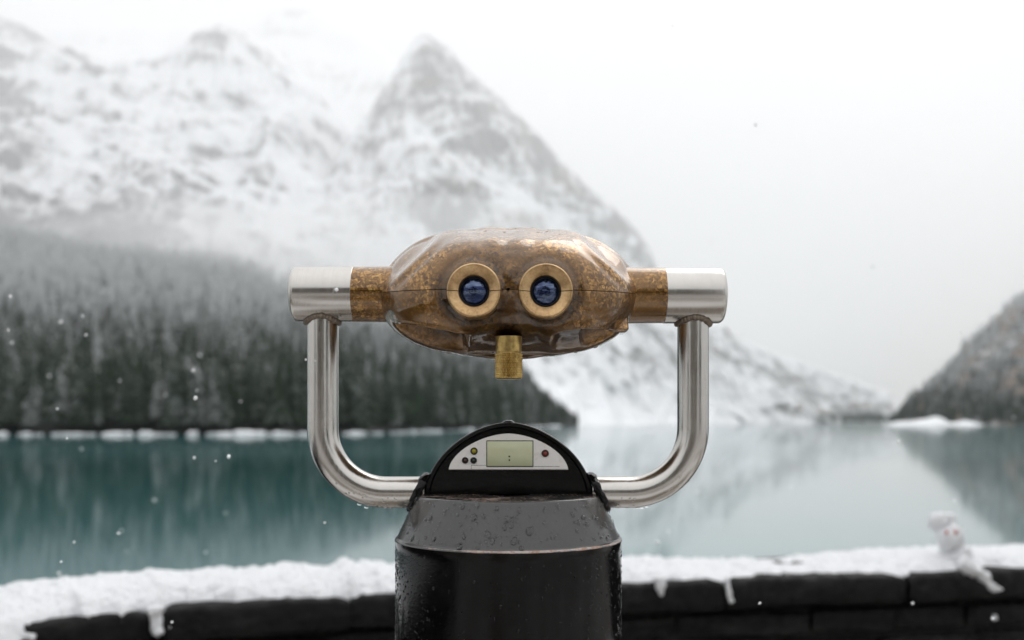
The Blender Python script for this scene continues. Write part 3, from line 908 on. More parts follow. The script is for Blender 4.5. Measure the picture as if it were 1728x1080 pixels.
# snow lying on the coping
def build_snow():
    nc = 84
    sa, sb_ = float(s_of_px(-60)), float(s_of_px(1800))
    s = np.concatenate([np.linspace(1.0, sa, 150)[:-1], np.linspace(sa, sb_, 1000), np.linspace(sb_, WALL_S[-1] - 1.0, 200)[1:]])
    ns = len(s)
    px = np.interp(s, WALL_S, WALL_PX)
    px = np.where(s < s_of_px(-300), -300, px)
    z3 = np.zeros(ns)
    p1 = np.stack([s * 3.0, z3, z3], -1)
    front = 0.030 + 0.045 * fbm(p1 * 1.3 + 3, 4, seed=2) + 0.030 * fbm(p1 * 8, 4, 0.6, seed=4)
    front = front + 0.05 * gs(px, 0, 330, 0, 60, 1) + 0.022 * gs(px, 0, 440, 0, 60, 1) + 0.03 * gs(px, 0, 1330, 0, 90, 1) + 0.04 * gs(px, 0, 1700, 0, 30, 1)
    front = front - 0.05 * sstep(70, 10, px) - 0.03 * gs(px, 0, 200, 0, 30, 1) - 0.02 * gs(px, 0, 262, 0, 9, 1)
    front = np.maximum(front, -0.035)
    hgt = 0.040 + 0.016 * fbm(p1 * 0.8 + 11, 4, seed=6)
    hgt = hgt - 0.010 * sstep(1000, 1300, px)
    hgt = hgt + 0.024 * gs(px, 0, 604, 0, 18, 1) + 0.015 * gs(px, 0, 645, 0, 14, 1) + 0.010 * gs(px, 0, 276, 0, 7, 1) - 0.018 * sstep(90, -20, px) - 0.012 * gs(px, 0, 1350, 0, 160, 1)
    c = np.linspace(0, 1, nc)
    prof = np.minimum(1, np.sin(np.clip(c / 0.30, 0, 1) * np.pi / 2) ** 0.7) * np.minimum(1, np.sin(np.clip((1 - c) / 0.22, 0, 1) * np.pi / 2) ** 0.7)
    off = front[:, None] + (COPE_W + 0.01 - front[:, None]) * c[None, :] ** 1.15
    X, Y = wall_at(np.repeat(s[:, None], nc, 1), off)
    Z = TOP - 0.012 + (hgt[:, None] + 0.012) * prof[None, :]
    q = np.stack([X, Y, Z], -1)
    lump = fbm(q * 9, 4, 0.55, 3) * 0.016 + fbm(q * 26, 4, 0.65, 8) * 0.015 + np.maximum(fbm(q * 75, 3, 0.6, 18), 0) * 0.009
    Z = Z + lump * (0.15 + 0.85 * prof[None, :])
    # the snow slumps over the front where it has slid
    over = np.clip(0.01 - off, 0, 0.08)
    Z = Z - over * 0.9
    q = np.stack([X, Y, Z], -1)
    q[..., 1] += 0.006 * fbm(q * 26 + 7, 3, 0.6, 12)
    o = obj('snow_cover', q.reshape(-1, 3), grid_faces(ns, nc, flip=True), MAT['snow'])
    tag(o, 'thick fresh snow lying along the coping of the wall', kind='stuff')
build_snow()

def clump(pts, rads, label, seed, D):
    """a run of packed snow hanging over the edge: photo points at distance D"""
    path = np.array([P(a, b, D) for a, b in pts])
    t = np.linspace(0, 1, len(path)); tt = np.linspace(0, 1, 22)
    pth = np.stack([np.interp(tt, t, path[:, k]) for k in range(3)], -1)
    rr = np.interp(tt, t, rads) * D / FPX
    v, f = sweep(pth, rr, 12)
    v += 0.75 * rr.mean() * np.stack([fbm(v * 75 + 3, 3, seed=seed), fbm(v * 75 + 8, 3, seed=seed), fbm(v * 75 + 13, 3, seed=seed)], -1)
    o = obj('snow_clump', v, f, MAT['snow'], loc=tuple(path.mean(0)))
    tag(o, label, 'snow')
clump([(262, 1024), (263, 1045), (265, 1064), (265, 1072)], [13, 10, 9, 3], 'snow wedge packed in the open joint at the left end of the wall', 1, 2.62)
clump([(1113, 974), (1114, 990), (1116, 1000), (1116, 1006)], [11, 8, 4, 2], 'short snow drip over the wall edge just right of the black pedestal', 2, 3.02)
clump([(1226, 974), (1228, 990), (1232, 1006), (1235, 1016)], [4, 4, 4, 3], 'thin crooked snow drip at the coping joint right of the viewer', 3, 3.06)
clump([(1622, 948), (1638, 960), (1650, 965), (1664, 976), (1672, 988), (1680, 995), (1690, 996)], [13, 12, 9, 9, 6, 5, 2], 'long arm of snow sliding over the wall edge beside the snow figure', 4, 3.20)
clump([(1676, 1043), (1682, 1042)], [5, 3], 'small snow patch on the rubble stones under the right coping', 5, 3.30)
clump([(38, 1075), (58, 1074)], [5, 5], 'little snow crust on the wall face at the far left', 6, 2.44)

# little snow figure
SD = 3.38
sfig = empty('snow_figure', tuple(P(1610, 962, SD)))
tag(sfig, 'small snow figure with two red eyes sitting on the right end of the wall', 'snowman')
px_m = SD / FPX
v, f = blob(P(1612, 948, SD), (29 * px_m, 26 * px_m, 36 * px_m), 3, 0.30, 2.6, 28, 20); obj('body', v, f, MAT['snow'], sfig)
v, f = blob(P(1604, 908, SD - 0.01), (21 * px_m, 20 * px_m, 24 * px_m), 5, 0.30, 2.6, 28, 20); head = obj('head', v, f, MAT['snow'], sfig)
for ex in (1597.5, 1613):
    v, f = blob(P(ex, 898, SD - 0.048), (2.6 * px_m, 2.2 * px_m, 4.0 * px_m), 2, 0.1, 1, 10, 7); obj('eye', v, f, MAT['eye'], head)
for (ax, ay, ar) in ((1583, 880, 17), (1601, 876, 12)):
    v, f = blob(P(ax, ay, SD + 0.015), (ar * px_m, ar * px_m * 0.8, ar * px_m), 7, 0.25, 2.2, 18, 12); obj('ear', v, f, MAT['snow'], head)
v, f = blob(P(1590, 898, SD + 0.01), (12 * px_m, 12 * px_m, 16 * px_m), 8, 0.2, 2.0, 18, 12); obj('neck', v, f, MAT['snow'], sfig)

# ------------------------------------------------------------------ hotel behind the photographer (seen only in the polished metal)
def build_hotel():
    y0 = -42.0
    h = empty('hotel_building', (-4, y0, 0))
    tag(h, 'long pale hotel behind the terrace, seen only mirrored in the metal', 'building')
    wm = simple('pale_render', (0.17, 0.145, 0.12), 0.85); rm = simple('slate_roof', (0.05, 0.055, 0.06), 0.6)
    gm = simple('window_glass', (0.02, 0.025, 0.03), 0.08); fm = simple('window_frame', (0.6, 0.6, 0.58), 0.5)
    v, f = rbox((-26, y0 - 14, 0), (17, y0, 13.5), 0.1); obj('wall', v, f, wm, h, smooth=False)
    v = np.array([(-27, y0 - 15, 13.5), (18, y0 - 15, 13.5), (18, y0 + 1, 13.5), (-27, y0 + 1, 13.5), (-23, y0 - 10, 18), (14, y0 - 10, 18), (14, y0 - 4, 18), (-23, y0 - 4, 18)])
    obj('roof', v, [(0, 3, 2, 1), (4, 5, 6, 7), (0, 1, 5, 4), (1, 2, 6, 5), (2, 3, 7, 6), (3, 0, 4, 7)], rm, h, smooth=False)
    fv, ff = rbox((-0.75, -0.08, -0.95), (0.75, 0.06, 0.95), 0.03); gv, gf = rbox((-0.62, 0.02, -0.82), (0.62, 0.075, 0.82), 0.005)
    fme = make_mesh('window', fv, ff, fm, False); gme = make_mesh('pane', gv, gf, gm, False)
    for k in range(4):
        for i in range(13):
            w = bpy.data.objects.new('window', fme); col.objects.link(w); w.parent = h
            w.location = (-24 + i * 3.25 + 4, 0, 2.2 + 3.1 * k)
            g = bpy.data.objects.new('pane', gme); col.objects.link(g); g.parent = w
build_hotel()
for (tx, ty, th) in ((26, -34, 19), (31, -30, 23), (36, -38, 21), (-34, -32, 20), (-40, -36, 24)):
    t = empty('spruce_tree', (tx, ty, 0)); t.scale = (th * 1.4, th * 1.4, th)
    tag(t, 'tall spruce beside the hotel behind the terrace', 'tree', 'spruces beside the hotel')
    for nm, me in (('crown', crown_me[0]), ('trunk', trunk_me)):
        c = bpy.data.objects.new(nm, me); col.objects.link(c); c.parent = t

def wisp(px, py, D, rad, density, seed, label):
    v, f = blob(P(px, py, D), rad, seed, 0.35, 1.4, 40, 24)
    tag(outward(obj('mist', v, f, volume_mat('mist_wisp', density, aniso=0.3))), label=label, kind='stuff')
wisp(520, 425, 880, (230, 80, 50), 0.0050, 3, 'thin mist drifting over the upper edge of the forest')
wisp(640, 500, 860, (130, 60, 44), 0.0040, 5, 'pale mist behind the left end of the viewer')
wisp(150, 405, 900, (210, 60, 34), 0.0028, 8, 'thin mist along the tree line at the left edge')

# ------------------------------------------------------------------ the coin-operated viewer
PX = D0 / FPX                                   # metres per photo pixel at the viewer's axis
AX = (858.0 - 864.0) * PX                       # its axis, a little left of centre
viewer = empty('tower_viewer', (AX, D0, 0.0))
tag(viewer, 'bronze coin-operated binocular viewer with steel yoke on a black pedestal', 'binoculars')

def tilt(v):
    """the head hangs a hair lower on the right"""
    v = np.array(v, float); v[..., 2] -= (v[..., 0] - AX) * 0.0045
    return v

# --- head shells: polar grid round the face, back half closed behind
HC = np.array([858.0, 491.0])
OUT = [(1078, 491), (1075, 470), (1063, 445), (1041, 421), (1010, 402), (972, 391), (915, 388), (858, 387), (800, 388), (745, 392), (706, 404),
       (677, 424), (655, 447), (644, 470), (639, 491), (640, 515), (645, 535), (656, 553), (681, 573), (716, 588), (760, 597), (810, 602), (858, 604),
       (910, 602), (960, 597), (1006, 587), (1036, 573), (1056, 553), (1070, 530), (1077, 510)]
oa = np.array(OUT, float) - HC
o_ang = np.unwrap(np.arctan2(-oa[:, 1], oa[:, 0])); o_rad = np.hypot(oa[:, 0], oa[:, 1])
NU, NSF, NSB = 480, 150, 40
U = 2 * np.pi * np.arange(NU) / NU
_srt = np.argsort(o_ang % (2 * np.pi))
_A = (o_ang % (2 * np.pi))[_srt]; _Rr = o_rad[_srt]
target_r = np.interp(U, np.concatenate([_A - 2 * np.pi, _A, _A + 2 * np.pi]), np.tile(_Rr, 3))
_kk = np.hanning(23); _kk /= _kk.sum()
target_r = np.convolve(np.tile(target_r, 3), _kk, 'same')[NU:2 * NU]

sf = 1 - (1 - np.linspace(0, 1, NSF)) ** 1.7
sb = (1 - (1 - np.linspace(0, 1, NSB)) ** 1.7)[::-1][1:]
up = np.sin(U)
DEP = 0.082
PITCH = 0.075                                    # the eyepieces dip towards the viewer

def soft_profile(pts):
    """depth of the face against the share of the radius, corners rounded"""
    p = np.array(pts); s = np.linspace(0, 1, 400)
    y_ = np.interp(s, p[:, 0], p[:, 1])
    k = np.hanning(61); k /= k.sum()
    y2 = np.convolve(np.concatenate([y_[1:61][::-1], y_, 2 * y_[-1] - y_[-61:-1][::-1]]), k, 'same')[60:-60]
    w = sstep(0.93, 1.0, s)
    return s, np.maximum(y2, 0) * (1 - w) + w * y_[-80] * np.sqrt(np.maximum(1 - s ** 8, 0)) * (y2[-30] / (y_[-80] * math.sqrt(1 - s[-30] ** 8)))
S_, D_UP = soft_profile([(0, 0.082), (0.25, 0.081), (0.45, 0.0765), (0.60, 0.069), (0.71, 0.060), (0.85, 0.035), (1.0, 0.006)])
_, D_DN = soft_profile([(0, 0.082), (0.30, 0.0795), (0.55, 0.0735), (0.70, 0.066), (0.78, 0.058), (0.875, 0.042), (0.935, 0.020), (1.0, 0.003)])
def head_base(rr):
    """front and back surfaces as (rows, NU, 3)"""
    wu, wd = np.clip(up, 0, 1) ** 0.8, np.clip(-up, 0, 1) ** 0.8
    rows = []
    for s in sf:
        d = DEP * np.maximum(1 - s ** 2.5, 0) ** 0.52 * np.ones(NU)
        d = d * (1 - wu - wd) + wu * np.interp(s, S_, D_UP) + wd * np.interp(s, S_, D_DN)
        rows.append((s, d))
    for s in sb:
        rows.append((s, -0.100 * np.maximum(1 - s ** 3.0, 0) ** 0.42 * np.ones(NU)))
    G = np.zeros((len(rows), NU, 3))
    for i, (s, d) in enumerate(rows):
        G[i, :, 0] = (HC[0] - 864) * PX + s * rr * PX * np.cos(U)
        G[i, :, 2] = CAM_Z - (497.5 - HOR) * PX + s * rr * PX * np.sin(U) - d * PITCH
        G[i, :, 1] = D0 - d
    return G

def proj(G):
    return 864 + G[..., 0] / G[..., 1] * FPX, HOR - (G[..., 2] - CAM_Z) / G[..., 1] * FPX

rr = target_r.copy()
for it in range(9):                              # fit the outline as the lens sees it
    G = head_base(rr)
    x, y = proj(G)
    a = np.arctan2(-(y - HC[1]), x - HC[0]) % (2 * np.pi); r = np.hypot(x - HC[0], y - HC[1])
    b = np.floor(a / (2 * np.pi) * 120).astype(int) % 120
    mx = np.zeros(120); np.maximum.at(mx, b.ravel(), r.ravel())
    cur = np.interp(U, (np.arange(-1, 121) + 0.5) * 2 * np.pi / 120, np.concatenate([[mx[-1]], mx, [mx[0]]]))
    k = (target_r / np.maximum(cur, 1)) ** 0.7
    k = np.convolve(np.tile(k, 3), _kk, 'same')[NU:2 * NU]
    rr = rr * k

G = head_base(rr)
def grid_normals(G):
    du = np.roll(G, -1, 1) - np.roll(G, 1, 1)
    ds = np.gradient(G, axis=0)
    n = np.cross(du, ds)
    ln = np.linalg.norm(n, axis=-1, keepdims=True)
    return n / np.maximum(ln, 1e-12)
Nn = grid_normals(G)
Nn[0] = (0, -1, 0); Nn[-1] = (0, 1, 0)
if Nn[5, 0, 1] > 0: Nn = -Nn
x, y = proj(G)
fr = (np.arange(G.shape[0]) < NSF)[:, None] * 1.0
EYES = [(799.5, 490.0), (921.0, 490.0)]
def linegroove(x, y, a, b, w):
    a, b = np.array(a, float), np.array(b, float); t = b - a; L = np.hypot(*t); t /= L
    al = (x - a[0]) * t[0] + (y - a[1]) * t[1]; ac = -(x - a[0]) * t[1] + (y - a[1]) * t[0]
    return al / L, ac
d = 0 * x
# bridge of the nose between the eyepieces, widening downwards
wn = np.interp(y, [480, 520, 590], [16, 26, 66])
d -= 0.0105 * sstep(486, 540, y) * np.exp(-np.abs((x - 856) / wn) ** 2.6) * (1 - 0.55 * sstep(575, 604, y))
for ex, ey in EYES:                               # swellings that carry the eyepieces
    re = np.hypot(x - ex, y - ey)
    d += 0.0055 * np.exp(-(re / 66) ** 2)
    d -= 0.0010 * np.exp(-((re - 53) / 7) ** 2)
    d -= 0.032 * (1 - sstep(33, 38, re))                # bored out for the lens
# finger scoop under the left cheek
yc = np.interp(x, [640, 660, 700, 760, 795], [541, 546, 549, 558, 567])
m = sstep(-2.0, 3.5, y - yc) * sstep(652, 672, x) * (1 - sstep(772, 798, x + (y - yc) * 0.1)) * (1 - sstep(0, 26, y - yc - np.interp(x, [655, 700, 800], [8, 26, 26])))
lipf = 1 - sstep(0.89, 0.95, np.concatenate([sf, sb])[:, None] * np.ones((1, NU)))   # leave a clean lower lip
m = m * lipf
d -= 0.0150 * m
d += 0.0016 * np.exp(-((y - yc + 3) / 2.6) ** 2) * sstep(660, 680, x) * (1 - sstep(770, 800, x))
# stepped scoop under the right cheek
yc2 = np.interp(x, [925, 950, 985, 1010, 1050], [566, 558, 554, 556, 559])
m2 = sstep(-2.0, 3.0, y - yc2) * sstep(928, 950, x) * (1 - sstep(1030, 1050, x)) * (1 - sstep(18, 34, y - yc2)) * lipf
d -= (0.0060 + 0.0110 * sstep(983, 990, x - (y - 570) * -0.25)) * m2
# twin grooves across the upper corners
for a, b_, sg in (((648, 476), (738, 392), 1), ((1070, 474), (984, 394), -1)):
    al, ac = linegroove(x, y, a, b_, 1)
    ac = ac * sg
    e = sstep(-0.10, 0.2, al) * (1 - sstep(0.80, 1.15, al))
    d -= e * (0.0040 * np.exp(-((ac + 6) / 14) ** 2) - 0.0010 * np.exp(-((ac - 11) / 6.5) ** 2) + 0.0010 * np.exp(-((ac - 20) / 6) ** 2))
d += 0.00035 * fbm(G * 60, 3, seed=5)
edge = np.clip((np.arange(NSF) / (NSF - 1)), 0, 1)
fade = np.zeros(G.shape[0]); fade[:NSF] = 1 - sstep(0.93, 1.0, edge)
G = G + Nn * (d * fr * fade[:, None])[..., None]
grime_shade = np.zeros_like(x)  # dirt plus painted-in shade round the eyepieces, nose recess and scoops
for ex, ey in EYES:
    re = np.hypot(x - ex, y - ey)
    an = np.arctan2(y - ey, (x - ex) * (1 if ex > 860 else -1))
    grime_shade += np.exp(-((re - 50) / 13) ** 2) * (0.55 + 0.6 * np.exp(-((an - 0.7) / 0.8) ** 2))
grime_shade += 0.9 * np.exp(-((x - 856) / 50) ** 2 - ((y - 560) / 30) ** 2) + 0.5 * np.exp(-((x - 852) / 40) ** 2 - ((y - 430) / 26) ** 2)
grime_shade += 1.15 * np.clip(m + m2, 0, 1)
grime_shade = np.clip(grime_shade, 0, 1.3) * fr * (0.3 + 0.7 * lipf)
G = tilt(G)
half = NU // 2
def shell(name, cols, dz, parent):
    A = G[:, cols].copy(); A[..., 2] += dz
    o = obj(name, A.reshape(-1, 3), grid_faces(A.shape[0], len(cols), flip=True), MAT['bronze'], parent)
    set_attr(o, 'grime_shade', grime_shade[:, cols])
    return o
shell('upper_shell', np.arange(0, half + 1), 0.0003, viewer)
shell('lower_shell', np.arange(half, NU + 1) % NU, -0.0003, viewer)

def wpt(px, py, D): return tilt(P(px, py, D))

# --- eyepieces
LENS, t_, b_ = new_mat('coated_lens'); n_ = N(t_)
c_ = n_.coords('Object')
n_.link(n_.mix(n_.maprange(n_.noise(n_.coords('Object', (60, 60, 320)), 1.0, 4, 0.6), 0.38, 0.62), (0.09, 0.13, 0.32), (0.55, 0.68, 1.0)), b_.inputs['Specular Tint'])
b_.inputs['Base Color'].default_value = (0.004, 0.006, 0.014, 1)
b_.inputs['IOR'].default_value = 3.0
n_.link(n_.maprange(n_.noise(c_, 260, 4), 0.4, 0.7, 0.02, 0.14), b_.inputs['Roughness'])
n_.bump(n_.noise(c_, 170, 3, 0.6), 0.35, 0.003, b_)
DE = 0.8085
for ex, ey in EYES:
    c = wpt(ex, ey, DE); k = DE / FPX
    prof = [(46.5, 0.020), (46.5, 0.004), (45.8, 0.0018), (44.6, 0.0004), (43.0, 0.0), (41.5, 0.0003), (27.0, 0.0036), (25.6, 0.0046), (25.0, 0.0065), (25.0, 0.022)]
    prof = [(r * k, h) for r, h in prof]
    mb = MB()
    for a0, a1, dz in ((0.0, math.pi, 0.0003), (math.pi, 2 * math.pi, -0.0003)):
        v, f = lathe(prof, c + np.array([0, 0, dz]), 'y', 64, a0, a1)
        mb.add(v, [q[::-1] for q in f])
    e = mb.build('eyepiece', MAT['ring'], viewer)
    v, f = lathe([(24.8 * k, 0.0045), (23.6 * k, 0.0050), (22.8 * k, 0.0068), (22.3 * k, 0.0085), (22.3 * k, 0.03)], c, 'y', 48, cap=False)
    obj('lens_barrel', v, [q[::-1] for q in f], MAT['rubber'], e)
    t = np.linspace(0, 1, 14)
    v, f = lathe([(max(22.4 * k * a, 1e-5), 0.0058 + 0.0026 * a * a) for a in t], c, 'y', 48, cap=False)
    obj('lens', v, f, None, e).data.materials.append(LENS)

# --- knurled focus knob under the nose
DK = 0.846; k = DK / FPX
kc = wpt(858.5, 640, DK)
H = (640 - 568) * k
nA, nH = 288, 120
a = 2 * np.pi * np.arange(nA) / nA; h = np.linspace(0, H, nH)
A, HH = np.meshgrid(a, h, indexing='xy')
rad = np.full_like(A, 22.3 * k)
kn = sstep(2.0 * k, 3.6 * k, HH) * (1 - sstep(43 * k, 44.5 * k, HH))
nt_ = 34
p1 = np.abs(((A * nt_ / (2 * np.pi) + HH / (4.1 * k) * 0.5) % 1) - 0.5) * 2; p2 = np.abs(((A * nt_ / (2 * np.pi) - HH / (4.1 * k) * 0.5) % 1) - 0.5) * 2
rad += kn * (np.minimum(p1, p2) * 0.0015 - 0.0007)
rad -= 0.0007 * np.exp(-((HH - 44.5 * k) / (0.8 * k)) ** 2) + 0.0014 * sstep(1.6 * k, 0, HH)
V = np.stack([np.cos(A) * rad, np.sin(A) * rad, HH], -1).reshape(-1, 3) + kc
F = [tuple(q) for q in grid_faces(nH, nA, wrap=True)] + [tuple(range(nA))[::-1]]
m, t_, b_ = new_mat('knurled_brass'); n_ = N(t_)
n_.link(n_.ramp(n_.noise(n_.coords('Object'), 220, 3), [(0.3, (0.30, 0.20, 0.07)), (0.7, (0.56, 0.40, 0.15))]), b_.inputs['Base Color'])
b_.inputs['Metallic'].default_value = 0.95; b_.inputs['Roughness'].default_value = 0.30
obj('focus_knob', V, F, m, viewer, sharp=70)

# --- necks and steel sleeves
def neck(px_a, px_b, cy, name, mat, prof_px, parent=viewer, split=False):
    """a tube along x between two photo columns; prof_px rows of (fraction, radius px)"""
    xa, xb = (px_a - 864) * PX, (px_b - 864) * PX
    c = np.array([0, D0, CAM_Z - (cy - HOR) * PX])
    prof = [(r * PX, xa + (xb - xa) * t) for t, r in prof_px]
    mb = MB()
    if split:
        for a0, a1, dz in ((0, math.pi, 0.0003), (math.pi, 2 * math.pi, -0.0003)):
            v, f = lathe(prof, c + np.array([0, 0, dz]), 'x', 48, a0, a1); mb.add(v, f)
    else:
        v, f = lathe(prof, c, 'x', 96); mb.add(v, f)
    return mb.build(name, mat, parent, sharp=40)
for (sx0, sx1, cx1, cy) in ((494.5, 598.5, 690, 496.5), (1219.5, 1119.5, 1028, 499.0)):
    col_o = neck(sx1, cx1, cy + (0.3 if sx0 < 860 else -0.3), 'neck_collar', MAT['bronze'], [(-0.03, 46.0), (0.0, 46.0), (0.35, 46.2), (0.6, 46.6), (0.8, 47.4), (1.0, 47.0)], split=True)
    set_attr(col_o, 'grime_shade', np.zeros(len(col_o.data.vertices)))
    L = abs(sx1 - sx0)
    neck(sx0, sx1, cy, 'steel_sleeve', MAT['steel'], [(0, 0.5), (0, 40), (1.0 / L, 43), (5.0 / L, 46.2), (9.0 / L, 46.8), (0.5, 46.8), (1 - 0.6 / L, 46.8), (1.0, 46.2), (1.0, 30)])

# --- yoke tubes with welds
def arc_path(px_c, cy_top, sgn):
    Rb = 108.0; yb = 830.5
    pts = [(px_c, y) for y in np.linspace(cy_top, yb - Rb, 20)]
    for a in np.linspace(0, math.pi / 2, 26)[1:]:
        pts.append((px_c + sgn * Rb * (1 - math.cos(a)), yb - Rb + Rb * math.sin(a)))
    xe = pts[-1][0]
    for x_ in np.linspace(xe, 858 - sgn * 140, 10)[1:]: pts.append((x_, yb))
    return np.array([P(a, b, D0) for a, b in pts])
def beads(pts, r, n, seed, name, mat, parent):
    mb = MB(); g = random.Random(seed)
    for i, p in enumerate(pts):
        v, f = blob(p, np.array([r, r, r]) * g.uniform(0.8, 1.15), seed + i, 0.25, 1.5, 10, 7); mb.add(v, f)
    return mb.build(name, mat, parent)
for px_c, sy, sgn in ((544.5, 496.5, 1), (1169.5, 499.0, -1)):
    v, f = sweep(arc_path(px_c, sy, sgn), 26.3 * PX, 48)
    tube = obj('yoke_tube', v, f, MAT['steel_tube'], viewer, sharp=50)
    aa = np.linspace(0, 2 * np.pi, 34, endpoint=False)
    r0, R0 = 26.6, 46.8
    zc = CAM_Z - (sy - HOR) * PX
    pts = [np.array([(px_c - 864) * PX + (r0 + 0.8) * PX * math.cos(q), D0 + (r0 + 0.8) * PX * math.sin(q), zc - math.sqrt(R0 ** 2 - (r0 * math.sin(q)) ** 2) * PX - 0.0006]) for q in aa]
    beads(pts, 0.0026, 34, 20 + sgn, 'weld_bead', MAT['weld'], tube)
    # black-painted weld where the tube enters the pedestal head
    mb = MB()
    V = []
    for q in np.linspace(0, 2 * np.pi, 48, endpoint=False):
        zz = math.sin(q); rr_ = 28.0
        for w_ in np.linspace(0, 2 * np.pi, 10, endpoint=False):
            lump = 5.6 * (1 + 0.35 * vnoise(np.array([q * 6, w_ * 0.7, sgn * 3.0]), 3))
            rad_ = rr_ + lump * math.cos(w_)
            xx = 858 - sgn * (151.5 - 0.42 * rad_ * zz - 1.4 * lump * math.sin(w_))
            V.append(((xx - 864) * PX, D0 + rad_ * PX * math.cos(q), CAM_Z - (830.5 - rad_ * zz - HOR) * PX))
    mb.add(V, [tuple(q) for q in grid_faces(48, 10, wrap=True)] + [tuple((47 * 10 + j, 47 * 10 + (j + 1) % 10, (j + 1) % 10, j)) for j in range(10)])
    o = mb.build('painted_weld', MAT['black'], tube)
    set_attr(o, 'wear', np.zeros(len(o.data.vertices)))

# --- black pedestal: body, cone, shelf
Z_RIM = CAM_Z - (907 - HOR) * PX
Z_SHELF = CAM_Z - (834 - HOR) * PX
R_RIM, R_SHELF = 0.1013, 0.0835
prof = []
def add_prof(r, z, n=1): prof.append((r, z))
for q in np.linspace(0, 1, 30): add_prof(R_SHELF - 0.001 + (R_RIM - R_SHELF) * q, Z_SHELF - 0.0008 - (Z_SHELF - Z_RIM - 0.002) * q)
cone_top = [(0.02, Z_SHELF), (R_SHELF - 0.004, Z_SHELF), (R_SHELF - 0.002, Z_SHELF - 0.0002)]
rim = [(R_RIM + 0.0004, Z_RIM + 0.0005), (R_RIM + 0.0009, Z_RIM - 0.001), (R_RIM + 0.0006, Z_RIM - 0.003)]
low = [(R_RIM + 0.0002, Z_RIM - 0.006 - 0.0762 * q) for q in np.linspace(0, 1, 20)]
zb = low[-1][1]
low += [(R_RIM - 0.022 * (1 - math.cos(q)), zb - 0.022 * math.sin(q)) for q in np.linspace(0.2, math.pi / 2, 8)]
low += [(0.062, zb - 0.026), (0.058, zb - 0.05), (0.058, 0.05), (0.10, 0.045), (0.13, 0.02), (0.13, 0.0)]
def ped(name, pr, mat):
    v, f = lathe(pr, (AX, D0, 0), 'z', 160, cap=False)
    return v, obj(name, v, f, mat, viewer, sharp=60)
def wear_on(v, o):
    ang = np.arctan2(v[:, 1] - D0, v[:, 0] - AX)
    z = v[:, 2]
    side = 0.5 + 0.5 * np.cos(ang + math.pi / 2 - 0.45)          # worn more at the front right
    set_attr(o, 'wear', np.exp(-((z - Z_RIM) / 0.0022) ** 2) * (0.50 + 0.42 * side) + np.exp(-((z - Z_SHELF) / 0.0022) ** 2) * 0.72)
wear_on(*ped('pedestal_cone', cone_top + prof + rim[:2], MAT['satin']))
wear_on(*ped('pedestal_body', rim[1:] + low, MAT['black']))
# --- half-dome display hood: flat arched face, body behind
AW, AH = 141.5 * PX, (834 - 712.5) * PX
NA = 64
tt = np.linspace(0, math.pi, NA + 1)
def arch(t, w, h, e=1.78):
    return np.sign(np.cos(t)) * np.abs(np.cos(t)) ** (2 / e) * w, np.abs(np.sin(t)) ** (2 / e) * h
YF = D0 - 0.002
def hood():
    rows = []
    ax_, az_ = arch(tt, AW, AH)
    for sc, y_ in ((0.925, 0.0030), (0.93, 0.0026), (0.945, 0.0), (0.985, -0.0004), (0.997, 0.0008), (1.0, 0.003)):
        rows.append(np.stack([AX + ax_ * sc, np.full(NA + 1, YF + y_), Z_SHELF + az_ * sc], -1))
    for q in np.linspace(0.12, 1, 12):
        k = math.sqrt(max(1 - (q * 0.995) ** 2, 0))
        rows.append(np.stack([AX + ax_ * k, np.full(NA + 1, YF + 0.003 + q * 0.078), Z_SHELF + az_ * k], -1))
    V = np.array(rows).reshape(-1, 3)
    F = [tuple(q) for q in grid_faces(len(rows), NA + 1)]
    F.append(tuple(range(NA + 1)))
    return V, F, len(rows)
V, F, nr = hood()
h_o = obj('display_hood', V, F, MAT['black'], viewer, sharp=35)
wr = np.zeros((nr, NA + 1)); wr[4] = 0.58; wr[3] = 0.35
set_attr(h_o, 'wear', wr)

# silver face plate, window and lamps
ZP0 = CAM_Z - (792.5 - HOR) * PX; ZP1 = CAM_Z - (731.5 - HOR) * PX
def plate(y_off, inset):
    pts = [(-100.5 + inset, 792.5 - inset), (100.5 - inset, 792.5 - inset)]
    for q in np.linspace(0.0, 1.0, 31):
        a_ = math.pi * q
        xx, zz = arch(np.array([a_]), 100.5 - inset, 61 - inset, 1.72)
        pts.append((float(xx[0]), 792.5 - inset - float(zz[0])))
    pts = pts[2:]
    return [((858.0 + p + 0 - 864) * PX, YF + y_off, CAM_Z - (r - HOR) * PX) for p, r in pts]
mb = MB()
A0 = plate(0.0032, 0.0); A1 = plate(-0.0002, 0.0); A2 = plate(-0.0008, 1.2)
nP = len(A0)
F = [(i, (i + 1) % nP, (i + 1) % nP + nP, i + nP) for i in range(nP)] + [(i + nP, (i + 1) % nP + nP, (i + 1) % nP + 2 * nP, i + 2 * nP) for i in range(nP)] + [tuple(range(2 * nP, 3 * nP))]
m, t_, b_ = new_mat('worn_silver_plate'); n_ = N(t_)
c_ = n_.coords('Object')
stain = n_.maprange(n_.noise(c_, 130, 5, 0.65), 0.55, 0.75, 0, 0.5)
n_.link(n_.mix(stain, (0.80, 0.78, 0.75), (0.58, 0.53, 0.47)), b_.inputs['Base Color'])
b_.inputs['Roughness'].default_value = 0.36
panel = obj('display_panel', np.array(A0 + A1 + A2), F, m, viewer, sharp=30)

